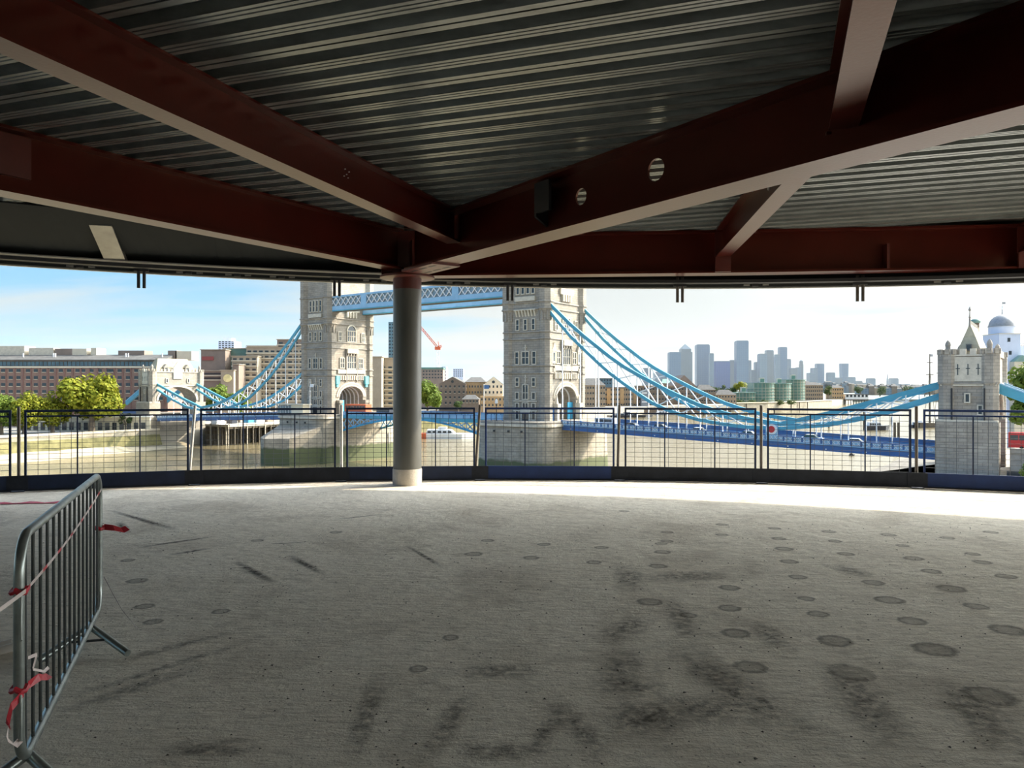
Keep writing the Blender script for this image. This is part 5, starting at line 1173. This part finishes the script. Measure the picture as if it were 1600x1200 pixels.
# green glass riverside flats
def green_block(label, x0, x1, yt, Y, bow):
    k = Y/F; xc = (x0+x1)/2; W_ = (x1-x0)*k/2; t = thing('green_glass_flats', label, 'building', ((xc-800)*k, Y, ZP), 0, 'green glass riverside flats'); H = zat(yt, Y)-ZP
    n = 10; arc = [(-W_+2*W_*i/n, -bow*math.sin(math.pi*i/n)) for i in range(n+1)]
    MB().prism(arc+[(W_, 22), (-W_, 22)], 0, H-1.4).build('glass_body', 'greenglass', t)
    fl_ = int(H/3.1)
    for i in range(1, fl_):
        MB().prism([(x*1.02, y-.7) for x, y in arc]+[(W_, 22), (-W_, 22)], i*3.1-.35, i*3.1).build('balcony_slab', 'stonelight', t)
    MB().prism([(x*1.06, y-1.2) for x, y in arc]+[(W_*1.05, 23), (-W_*1.05, 23)], H-1.4, H-.7).build('roof', 'copper', t)
    MB().box(-2.2, 2.2, 6, 11, H-.7, H+4.5).build('roof_plant', 'stonelight', t); MB().box(-2.0, 2.0, 5.8, 6, H, H+3.6).build('roof_glazing', 'greenglass', t)
    m_ = int(W_*2/3.2)
    for i in range(m_+1):
        x = -W_+2*W_*i/m_; y = -bow*math.sin(math.pi*i/m_); MB().box(x-.12, x+.12, y-.25, y+.1, 0, H-1.4).build('mullion', 'stonelight', t)
green_block('lowest green glass curved flats, left of three', 1150, 1180, 612, 770, 2); green_block('middle green glass curved flats with drum roof', 1178, 1210, 597, 790, 5); green_block('third green glass curved flats with roof drum', 1206, 1236, 598, 800, 5); green_block('tallest green glass flats at the right end', 1228, 1258, 592, 815, 5)
building('riverside_warehouse', 'brick gabled warehouse right of the green glass flats', 1256, 1286, 602, 900, 'tanbrick', 20, cols=9, rows=4, wpx=(1.8,2.6), row0=605, rowstep=6, roof='hip', roof_px=5)
building('riverside_warehouse', 'ochre warehouse behind the far trees on the right', 1300, 1318, 606, 1000, 'ochre', 20, cols=5, rows=3, wpx=(1.6,2.4), row0=609, rowstep=6, roof='hip', roof_px=4)
t = building('pier_boathouse', 'white-banded pier house standing on piles in the river', 1321, 1357, 617, 1000, 'white', 14, zbase=zat(624,1000), cols=6, rows=1, wpx=(3.5,4), row0=618.5, rowstep=6, sill=False, roof='flat', roof_px=1)
for i in range(9): MB().tube([(-14+i*3.5, 2, 0), (-14+i*3.5, 2, -8)], .5, 6).build('pile', 'wood', t)
MB().box(-15, 15, 0, 14, -1.5, 0).build('deck', 'wood', t)
t = thing('river_wall', 'pale stone river wall in front of the green glass flats', 'wall', (0,0,0))
g = MB(); ln = [at(1150,640,720), at(1200,640,745), at(1260,640,800), at(1300,640,870)]
for a, b_ in zip(ln, ln[1:]): g.hexa([(a.x,a.y,ZW),(b_.x,b_.y,ZW),(b_.x,b_.y+4,ZW),(a.x,a.y+4,ZW)], [(a.x,a.y,-14.6),(b_.x,b_.y,-14.6),(b_.x,b_.y+4,-14.6),(a.x,a.y+4,-14.6)])
g.build('wall', 'bank', t)
g = MB()
for a, b_ in zip(ln, ln[1:]): g.bar((a.x,a.y-.2,-14.3), (b_.x,b_.y-.2,-14.3), 1.2, .9)
g.build('coping', 'hotellight', t)
for i in range(9):
    a = ln[0].lerp(ln[2], i/8); MB().tube([(a.x, a.y-3, ZW), (a.x, a.y-3, -15)], .5, 6).build('fender_pile', 'wood', t)

# ------------------------------------------------------------------ skyline
SK = [(1046,1064,550,'a','flat','blue-grey slab tower at the left of the distant cluster'),(1063,1082,550,'d','pyramid','tall pale tower with pyramid top in the distant cluster'),(1089,1109,538,'a','flat','broad blue glass tower right of the pyramid tower'),
 (1109,1115.5,552,'b','flat','slim grey tower touching the broad blue one'),(1119,1141,564,'c','flat','low deep blue glass block in the distant cluster'),(1141,1148,562.5,'d','flat','pale narrow end beside the deep blue block'),
 (1151,1169.5,532,'a','flat','tallest blue tower in the distant cluster'),(1169,1174,563,'b','flat','grey sliver tower right of the tallest one'),(1180,1188,565.5,'b','flat','low grey tower left of the twin towers'),(1187,1199,552.5,'b','flat','grey stepped tower with taller neighbour'),
 (1198,1209,547,'d','flat','pale tower at the centre of the right group'),(1198.5,1211,557,'a','flat','blue-grey block in front of pale tower'),(1212,1219.5,553.5,'b','flat','grey tower left of dark blue spire block'),(1219,1230,542,'a','flat','highest tower of the right-hand group'),
 (1230,1236,561,'b','flat','short grey tower right of the highest in the right group'),(1236,1246,575,'d','flat','pale low block near the green flats roof'),(1245,1252,574,'b','flat','small grey block before the pointed tower'),(1250,1255.5,569,'d','pyramid','small tower with pointed cap at right of the group'),
 (1174,1181,578,'b','flat','low grey block between the two groups'),(1265,1278,575,'b','stepped','stepped grey tower pair, left part'),(1277,1288,568,'a','flat','flat-topped tower of the stepped pair'),(1294,1305,582,'b','flat','square grey block right of the stepped pair'),
 (1305,1316,590,'d','flat','low pale block before the flared tower'),(1315.5,1326,568,'a','flared','single flared dark tower standing apart'),(1326,1337,589,'b','flat','low grey block right of flared tower'),(1337,1348,595,'d','flat','low pale block on the horizon'),(1348,1357,598,'b','flat','lowest grey block on the horizon'),
 (1357,1368,591,'b','flat','square grey block alone on the horizon'),(1393,1404,591,'b','flat','right-most square block on the horizon'),(1385,1389,588,'b','spire','thin church spire on the horizon'),(1408,1423,600,'d','flat','flat pale block at the far right horizon'),
 (1006,1017,575,'b','flat','grey tower seen between the bridge chains'),(1024,1042,581,'b','flat','wide low grey block between the bridge chains')]
for i, (x0, x1, yt, mk, kind, lab) in enumerate(SK):
    Y = 3800+((i*137) % 400); k = Y/F; W_ = (x1-x0)*k/2; H = zat(yt, Y)+19; t = thing('skyscraper', lab, 'skyscraper', (((x0+x1)/2-800)*k, Y, -19), R(random.uniform(-6, 6)) if kind == 'flat' and x1-x0 > 9 else 0, 'distant towers on the skyline')
    m = 'sky_'+mk; b = MB()
    if kind == 'flat':
        b.box(-W_, W_, 0, W_*2, 0, H-4).build('shaft', m, t); MB().box(-W_*.92, W_*.92, W_*.1, W_*1.9, H-4, H).build('crown', 'sky_b' if mk != 'b' else 'sky_d', t)
    elif kind == 'pyramid':
        b.box(-W_, W_, 0, W_*2, 0, H); b.build('shaft', m, t); MB().box(-W_*.82, W_*.82, W_*.18, W_*1.82, H, H+16).build('shoulder', m, t)
        MB().prism([(-W_*.82,W_*.18),(W_*.82,W_*.18),(W_*.82,W_*1.82),(-W_*.82,W_*1.82)], H+16, H+16+W_*.85, [(-.5,W_-.5),(.5,W_-.5),(.5,W_+.5),(-.5,W_+.5)]).build('pyramid', 'sky_b', t)
    elif kind == 'stepped':
        b.box(-W_, W_, 0, W_*2, 0, H-25); b.box(-W_*.1, W_, 0, W_*2, H-25, H); b.build('shaft', m, t)
    elif kind == 'flared':
        b.prism([(-W_*.85,0),(W_*.85,0),(W_*.85,W_*2),(-W_*.85,W_*2)], 0, H, [(-W_,0),(W_,0),(W_,W_*2),(-W_,W_*2)]); b.build('shaft', m, t)
    else:
        b.box(-W_*.5, W_*.5, 0, W_, 0, H*.6); b.prism([(-W_*.5,0),(W_*.5,0),(W_*.5,W_),(-W_*.5,W_)], H*.6, H*1.2, [(-.5,W_/2),(.5,W_/2),(.5,W_/2+1),(-.5,W_/2+1)]); b.build('shaft', m, t)
rr = random.Random(11)
for i, (x0, x1, yt, Y) in enumerate([(1288,1330,598,2300),(1322,1362,600,2200),(1360,1400,601,2100),(1398,1450,602,2000),(1340,1420,604,1700),(1255,1300,597,2300),(1410,1475,604,1800),(1165,1260,599,2300)]):
    k = Y/F; W_ = (x1-x0)*k; g = MB(); n = 9; x = -W_/2
    t = thing('terrace_row', ['low hazy roofline below the square block','pale hazy roofs left of the spire','distant hazy roofs around the spire','hazy roofs below the ship masts','dark low wharf roofs across the river bend','hazy roofs behind the brick gabled warehouse','hazy roofs behind the ship masts','hazy roofs behind the green flats'][i], 'buildings', (((x0+x1)/2-800)*k, Y, -19), 0, 'distant low roofs')
    for j in range(n):
        w_ = W_/n; h = (zat(yt, Y)+19)*rr.uniform(.72, 1.05); MB().box(x, x+w_*.96, 0, 14, 0, h).build('house', ['brownbrick','sky_d','tanbrick','sky_b'][rr.randrange(4)], t)
        MB().add([(x,0,h),(x+w_*.96,0,h),(x+w_*.96,14,h),(x,14,h),(x,7,h+3),(x+w_*.96,7,h+3)], [(0,1,5,4),(1,2,5),(2,3,4,5),(3,0,4)]).build('house_roof', 'roofslate', t); x += w_

# ------------------------------------------------------------------ domed building and chimney at right
Y = 205; k = Y/F
t = thing('domed_building', 'pale blue building with lead dome and weathervane at right edge', 'building', ((1580-800)*k, Y, -14.5)); z = lambda py: zat(py, Y)+14.5
MB().box((1550-1580)*k, (1583-1580)*k, -3, 4, 0, z(523)).build('wing', 'paleblue', t); MB().box((1549.5-1580)*k, (1583.5-1580)*k, -3.2, 4.2, z(523), z(522)).build('wing_parapet', 'hotellight', t)
MB().box((1578-1580)*k, (1622-1580)*k, 0, 9, 0, z(541)).build('main_block', 'paleblue', t)
MB().lathe([(19.5*k, z(541)), (19.5*k, z(509))], 32, (1*k, 4)).build('drum', 'paleblue', t, True)
pr = [(20.5*k, z(509)), (20.2*k, z(507.5))]+[(19.2*k*math.cos(R(a)), z(507.5)+18*k*math.sin(R(a))) for a in range(0, 86, 8)]+[(.9*k, z(489)), (.6*k, z(484)), (.1*k, z(480))]
MB().lathe(pr, 32, (1*k, 4)).build('dome', 'lead', t, True)
g = MB(); g.tube([(1*k,4,z(486)),(1*k,4,z(469))], .07, 6); g.bar((-6*k,4,z(477.5)),(8*k,4,z(477.5)),.08); g.bar((1*k,4,z(471)),(6*k,4,z(471)),.08,.5); g.lathe([(.05,z(483)),(.28,z(482)),(.05,z(481))], 8, (1*k,4)); g.build('weathervane', 'lead', t)
for px, py in ((1565,529),(1567,549),(1585,545),(1589,545)):
    o = MB().box((px-1580)*k-.35, (px-1580)*k+.35, -3.08 if px < 1583 else -.08, -2.9 if px < 1583 else .1, z(py+6), z(py)).build('window', 'glassdark', t)
g = MB(); g.bar(((1582-1580)*k,-1.5,z(537)),((1604-1580)*k,-1.5,z(537)),.08); g.bar(((1582-1580)*k,-1.5,z(540)),((1604-1580)*k,-1.5,z(540)),.08); 
for i in range(8): g.bar(((1582+i*3-1580)*k,-1.5,z(542)),((1582+i*3-1580)*k,-1.5,z(537)),.06)
g.build('balcony_rail', 'roofslate', t)
MB().add([((1566-1580)*k,-5,z(566)),((1592-1580)*k,-5,z(566)),((1592-1580)*k,-3,z(566)),((1566-1580)*k,-3,z(566)),((1579-1580)*k,-5,z(556)),((1579-1580)*k,-3,z(556))], [(0,1,4),(3,5,2),(0,4,5,3),(1,2,5,4),(0,3,2,1)]).build('pediment', 'copper', t)
MB().box((1566-1580)*k, (1600-1580)*k, -4.9, -3, 0, z(566)).build('lower_front', 'hotellight', t)
Y = 175; k = Y/F
t = thing('brick_chimney', 'dark round brick chimney with green cap behind the gate tower roof', 'chimney', ((1524-800)*k, Y, -14.5)); z = lambda py: zat(py, Y)+14.5
MB().lathe([(5.6*k, 0), (5.6*k, z(503))], 20).build('shaft', 'brownbrick', t, True); MB().lathe([(6.6*k, z(505)), (7.8*k, z(502.5)), (7.4*k, z(501)), (5*k, z(499)), (.2*k, z(498))], 20).build('cap', 'copper', t, True)
MB().lathe([(5.9*k, z(517)), (5.9*k, z(512))], 20).build('pale_band', 'hotellight', t, True)

# ------------------------------------------------------------------ trees
def tree(name, label, px, Y, ytop, rx_px, zb, m, seed, leaves=2600, lobes=14, trunk=True, ry=1.0, low=.30, leaf=.42, group='plane trees on the far bank'):
    k = Y/F; z1_ = zat(ytop, Y)-zb; rx = rx_px*k; t = thing(name, label, 'tree', ((px-800)*k, Y, zb), 0, group); r = random.Random(seed)
    b = MB(); cz = z1_*(1+low)/2; rz_ = z1_*(1-low)/2; lob = []
    for i in range(lobes):
        while True:
            p = Vector((r.uniform(-1,1), r.uniform(-1,1), r.uniform(-1,1)))
            if .15 < p.length < 1: break
        q = Vector((p.x*rx*.66, p.y*rx*.66*ry, cz+p.z*rz_*.68)); lob.append((q, rx*r.uniform(.26, .44)))
    for i in range(leaves):
        c, rad = lob[r.randrange(lobes)]; d = Vector((r.gauss(0,1), r.gauss(0,1), r.gauss(0,1))).normalized(); p = c+d*rad*r.uniform(.62, 1.05)
        n = (d+Vector((r.uniform(-.8,.8), r.uniform(-.8,.8), r.uniform(-.3,.9)))).normalized(); x = n.orthogonal().normalized(); y = n.cross(x); s = leaf*r.uniform(.7, 1.4)*rx/5; a = r.uniform(0, 6.28)
        x, y = x*math.cos(a)+y*math.sin(a), y*math.cos(a)-x*math.sin(a)
        b.add([p-x*s, p-y*s*.6, p+x*s, p+y*s*.6], [(0,1,2,3)])
    me = bpy.data.meshes.new('foliage'); me.from_pydata(b.v, [], b.f); me.materials.append(M[m]); link('foliage', me, t, kind='stuff')
    if trunk:
        g = MB(); g.tube([(0,0,-.1),(0.1,0,z1_*.2),(0,0,z1_*.5)], [rx*.10, rx*.075, rx*.04], 8)
        g.build('trunk', 'bark', t)
        g = MB()
        for c, rad in lob[:7]: g.tube([(0,0,z1_*.28), tuple(Vector((0,0,z1_*.28)).lerp(c, .55)+Vector((0,0,.2))), tuple(c)], [rx*.05, rx*.035, rx*.015], 6)
        g.build('branches', 'bark', t)
    return t
tree('plane_tree', 'large yellow-green tree before the brick warehouse, tallest on the bank', 143, 292, 580, 54, ZP, 'leaf_y', 1, 7500, 34, low=.22, leaf=.30)
tree('plane_tree', 'smaller yellowing tree left of the tallest tree', 82, 286, 611, 33, ZP, 'leaf_y', 2, 4200, 22, low=.15, leaf=.32)
tree('plane_tree', 'yellow tree second from the left picture edge', 38, 280, 611, 35, ZP, 'leaf_y', 3, 4200, 22, low=.12, leaf=.32)
tree('plane_tree', 'green tree cut by the left picture edge', 2, 276, 614, 32, ZP, 'leaf_g', 4, 4200, 22, low=.12, leaf=.32)
tree('bank_tree', 'dark tree tucked under the warehouse beside the far gate tower', 196, 300, 645, 13, ZP, 'leaf_d', 5, 900, 8)
tree('hotel_tree', 'olive tree in front of the clock block', 338, 340, 596, 24, ZP, 'leaf_g', 6, 1800, group='trees by the hotel')
tree('hotel_tree', 'olive tree right of the clock block behind the chain', 374, 342, 606, 20, ZP, 'leaf_g', 7, 1500, group='trees by the hotel')
tree('quay_tree', 'rounded green tree just right of the column', 668, 430, 591, 24, ZP, 'leaf_g', 8, 2600, group='trees between the towers')
tree('quay_tree', 'weeping light green tree lower right of the column tree', 682, 420, 607, 17, ZP, 'leaf_g', 9, 1800, group='trees between the towers')
tree('quay_tree', 'small round bush tree by the dock house', 716, 460, 622, 10, ZP, 'leaf_d', 10, 900, 8, group='trees between the towers')
for i, (px, yt, rx_, lab) in enumerate([(1098,600,10,'left-most dark tree of the far riverside clump'),(1112,601,12,'low dark tree second in the far riverside clump'),(1128,600,12,'dark tree in the middle of the far riverside clump'),(1143,600,11,'dark tree before the deep blue block'),(1156,595,13,'golden rounded tree at the right of the far riverside clump')]):
    tree('far_tree', lab, px, 850, yt, rx_, ZP, 'leaf_y' if i == 4 else 'leaf_d', 20+i, 900, 9, group='far riverside trees')
tree('far_tree', 'green tree between the brick warehouse and ochre warehouse', 1294, 930, 602, 9, ZP, 'leaf_d', 31, 900, 9, group='far riverside trees')
for i, px in enumerate((1345, 1375, 1420, 1445)):
    tree('horizon_tree', ['hazy tree clump left of the spire','hazy tree clump below the square horizon block','hazy tree clump right of the last block','hazy tree clump by the ship masts'][i], px, 1500, 603+i % 2, 12, -19, 'leaf_d', 40+i, 500, 8, group='trees on the horizon')
tree('riverside_tree', 'big dark green tree at the right edge beside the domed building', 1606, 172, 549, 40, -14.5, 'leaf_g', 50, 5200, 22, low=.2, group='trees at the right edge')
tree('riverside_tree', 'low green bush by the approach wall at right edge', 1604, 130, 715, 16, -14.4, 'leaf_g', 51, 1200, 8, low=.1, group='trees at the right edge')
for i in range(5): tree('far_bank_shrub', ['low shrub at the foot of the green glass flats, first from left','second low shrub below the green glass flats','third low shrub below the green glass flats','fourth low shrub below the green glass flats','last low shrub below the tallest green flats'][i], 1155+i*20, 760, 628, 11, -14.6, 'leaf_d', 60+i, 350, 6, trunk=False, low=0, group='shrubs below the green flats')

# ------------------------------------------------------------------ promenade buildings, pier and boats
t = thing('riverside_pavilion', 'low white pavilion with dark windows behind the promenade trees', 'building', ((130-800)*300/F, 300, ZP)); k = 300/F
MB().box(-26, 26, 0, 8, 0, zat(652,300)-ZP).build('wall', 'cream', t); MB().box(-26.5, 26.5, -.6, 8.5, zat(652,300)-ZP, zat(650,300)-ZP).build('roof', 'white', t)
for i in range(18): MB().box(-25+i*2.8, -23.3+i*2.8, -.12, .1, .3, 3.2).build('window', 'glassdark', t)
t = bthing('timber_pier', 'dark timber jetty on piles beside the left pier', 'jetty', -125, 25, ZW)
MB().box(-8, 8, -15, 15, 7.5, 8.3).build('deck', 'palewood', t); MB().box(-8, 7.6, -14.6, 14.6, 6.7, 7.5).build('underframe', 'wood', t)
MB().box(-8, -7.4, -15, 15, 0, 6.7).build('shade_back', 'wood', t); MB().box(-7.4, 6, 14, 14.6, 0, 6.7).build('shade_end', 'wood', t)  # dark sheets added below the deck, standing for the shade under it
pm = MB().tube([(0, 0, -1), (0, 0, 7.5)], .3, 8).mesh('pile', 'wood'); pf = MB().tube([(0, 0, -1), (0, 0, 8.6)], .28, 8).mesh('pile', 'palewood')
for i in range(11): link('pile', pf if i % 3 == 0 else pm, t, loc=(7.7, -14.6+i*2.9, 0)); link('pile', pm, t, loc=(1, -14.6+i*2.9, 0))
for i in range(6): link('pile', pf if i % 2 else pm, t, loc=(-7+i*2.7, -14.8, 0))
for y0, y1, m, h in ((-14,-10.5,'white',2.2),(-7,-4.5,'cardark',1.7),(1,3.5,'cyan',2.6),(5,9,'white',3.2),(10.5,13.5,'hoteldark',2.4)):
    MB().box(-5, -1, y0, y1, 8.3, 8.3+h).build('deck_hut', m, t); MB().box(-5.2, -.8, y0-.2, y1+.2, 8.3+h, 8.45+h).build('hut_roof', 'roofslate', t)
e2 = thing('embankment_wall', 'dark weedy river wall right of the far gate tower behind the jetty', 'wall', (*sw(-134.8, 0), ZW), -TH)
MB().box(-.4, .7, 11.5, 300, -.5, 5.6).build('weedy_face', 'weed', e2); MB().box(-.4, .9, 11.5, 300, 5.6, 7.2).build('parapet', 'bank', e2)
def boat(name, label, px, py, L_px, hull, cabin, h, rz=0, stern=None, cat='boat'):
    Y = 24*F/(py-HOR); k = Y/F; L_ = L_px*k/2; t = thing(name, label, cat, ((px-800)*k, Y, ZW), rz, 'boats on the river'); Wd = L_*.28
    MB().add([(-L_,-Wd,-.5),(L_*.6,-Wd,-.5),(L_,0,-.5),(L_*.6,Wd,-.5),(-L_,Wd,-.5),(-L_,-Wd*1.1,h*.4),(L_*.62,-Wd*1.1,h*.45),(L_*1.04,0,h*.5),(L_*.62,Wd*1.1,h*.45),(-L_,Wd*1.1,h*.4)],
             [(0,4,3,2,1),(5,6,7,8,9),(0,1,6,5),(1,2,7,6),(2,3,8,7),(3,4,9,8),(4,0,5,9)]).build('hull', hull, t)
    MB().hexa([(-L_*.75,-Wd*.8,h*.4),(L_*.35,-Wd*.8,h*.4),(L_*.35,Wd*.8,h*.4),(-L_*.75,Wd*.8,h*.4)], [(-L_*.7,-Wd*.7,h*.8),(L_*.15,-Wd*.7,h*.8),(L_*.15,Wd*.7,h*.8),(-L_*.7,Wd*.7,h*.8)]).build('cabin', cabin, t)
    for i in range(5): x = -L_*.68+i*L_*.19; MB().box(x, x+L_*.13, -Wd*.84, Wd*.84, h*.5, h*.68).build('window', 'glassdark', t)
    MB().box(-L_*.3, L_*.0, -Wd*.45, Wd*.45, h*.8, h*1.0).build('wheelhouse', cabin, t)
    if stern: MB().box(-L_*1.02, -L_*.72, -Wd*1.15, Wd*1.15, -.1, h*.45).build('stern_block', stern, t)
    return t
boat('catamaran', 'white river catamaran with orange-red stern between column and right tower', 698, 685, 84, 'white', 'white', 5.2, R(-4), 'orange', 'boat')
boat('river_launch', 'white moored river launch behind the right span', 1370, 672, 38, 'cardark', 'white', 5.5, R(2))
boat('river_launch', 'white launch moored further right by the sailing ship', 1440, 668, 36, 'cardark', 'carwhite', 4.0, R(5))
boat('moored_barge', 'dark barge moored below the tan flats', 985, 652, 70, 'cardark', 'cargrey', 4.0, R(8))
boat('moored_barge', 'white restaurant boat moored right of the right tower', 935, 650, 50, 'carwhite', 'white', 7.0, R(3))
boat('moored_barge', 'pale barge moored below the brown warehouse', 1045, 648, 50, 'cargrey', 'carwhite', 4.0, R(8))
boat('rowing_boat', 'tiny dark boat lying alone on bright water at right', 1331, 712, 9, 'cardark', 'cardark', 1.0, 0)
def ship(px, py, ytop, label, L_px):
    Y = 24*F/(py-HOR); k = Y/F; t = thing('sailing_ship', label, 'ship', ((px-800)*k, Y, ZW), R(20)); L_ = L_px*k/2
    MB().add([(-L_,-2,-.5),(L_*.7,-2,-.5),(L_,0,-.5),(L_*.7,2,-.5),(-L_,2,-.5),(-L_,-2.4,3),(L_*.7,-2.4,2.4),(L_*1.15,0,3.4),(L_*.7,2.4,2.4),(-L_,2.4,3)], [(0,4,3,2,1),(5,6,7,8,9),(0,1,6,5),(1,2,7,6),(2,3,8,7),(3,4,9,8),(4,0,5,9)]).build('hull', 'wood', t)
    zt_ = zat(ytop, Y)-ZW
    for j, (x, f) in enumerate(((-L_*.1, 1), (L_*.55, .84))):
        g = MB(); g.tube([(x,0,2),(x,0,zt_*f)], [.55,.25], 6); m_ = g.build('mast', 'wood', t)
        for q in (.55, .72, .88): MB().bar((x-L_*.42*(1.3-q), 0, zt_*f*q), (x+L_*.42*(1.3-q), 0, zt_*f*q), .42).build('yard', 'wood', m_)
        MB().box(x+.1, x+2.4, -.04, .04, zt_*f-1.5, zt_*f-.1).build('pennant', 'cargrey', m_)
    g = MB()
    for x, f in ((-L_*.1, 1), (L_*.55, .84)):
        for e in (-1, 1): g.bar((x+e*L_*.4, 0, 2.6), (x, 0, zt_*f*.8), .14)
    g.build('rigging', 'wood', t)
ship(1455, 668, 553, 'dark sailing ship with tall yards moored left of the stone gate tower', 60)
for i, (px, py, yt) in enumerate([(1295,668,648),(1350,665,640),(1393,662,652),(1398,690,660),(1404,690,660),(1210,655,640),(1170,652,640),(1100,650,636),(1130,650,638)]):
    Y = 24*F/(py-HOR); p = at(px, py, Y); t = MB().tube([(0,0,-.5),(0,0,zat(yt,Y)-ZW)], .55, 8).build('mooring_pile', 'wood'); t.location = (p.x, p.y, ZW)
    tag(t, ['dark mooring pile left of the white launch','tall mooring pile beside the white launch','short mooring pile right of the white launch','left pile of the pair near the right fence post','right pile of the pair near the right fence post','pile off the stone wall below the green flats','pile off the wall left end below green flats','pile below the brown warehouse','pile below the brick terrace'][i], 'pile', 'mooring piles in the river')

# ------------------------------------------------------------------ distant haze over the river to the east
hz = bpy.data.materials.new('river_haze'); hz.use_nodes = True; N = hz.node_tree.nodes; N.clear()
ou = N.new('ShaderNodeOutputMaterial'); vsn = N.new('ShaderNodeVolumeScatter'); vsn.inputs['Color'].default_value = (.86, .93, 1, 1); vsn.inputs['Density'].default_value = .00004; vsn.inputs['Anisotropy'].default_value = .3
hz.node_tree.links.new(vsn.outputs[0], ou.inputs['Volume'])
M['haze'] = hz
o = MB().box(-3500, 5500, 1250, 6400, ZW+.3, 330).build('haze', 'haze'); o['kind'] = 'stuff'; tag(o, 'thin pale haze hanging over the distant river and skyline', 'haze')
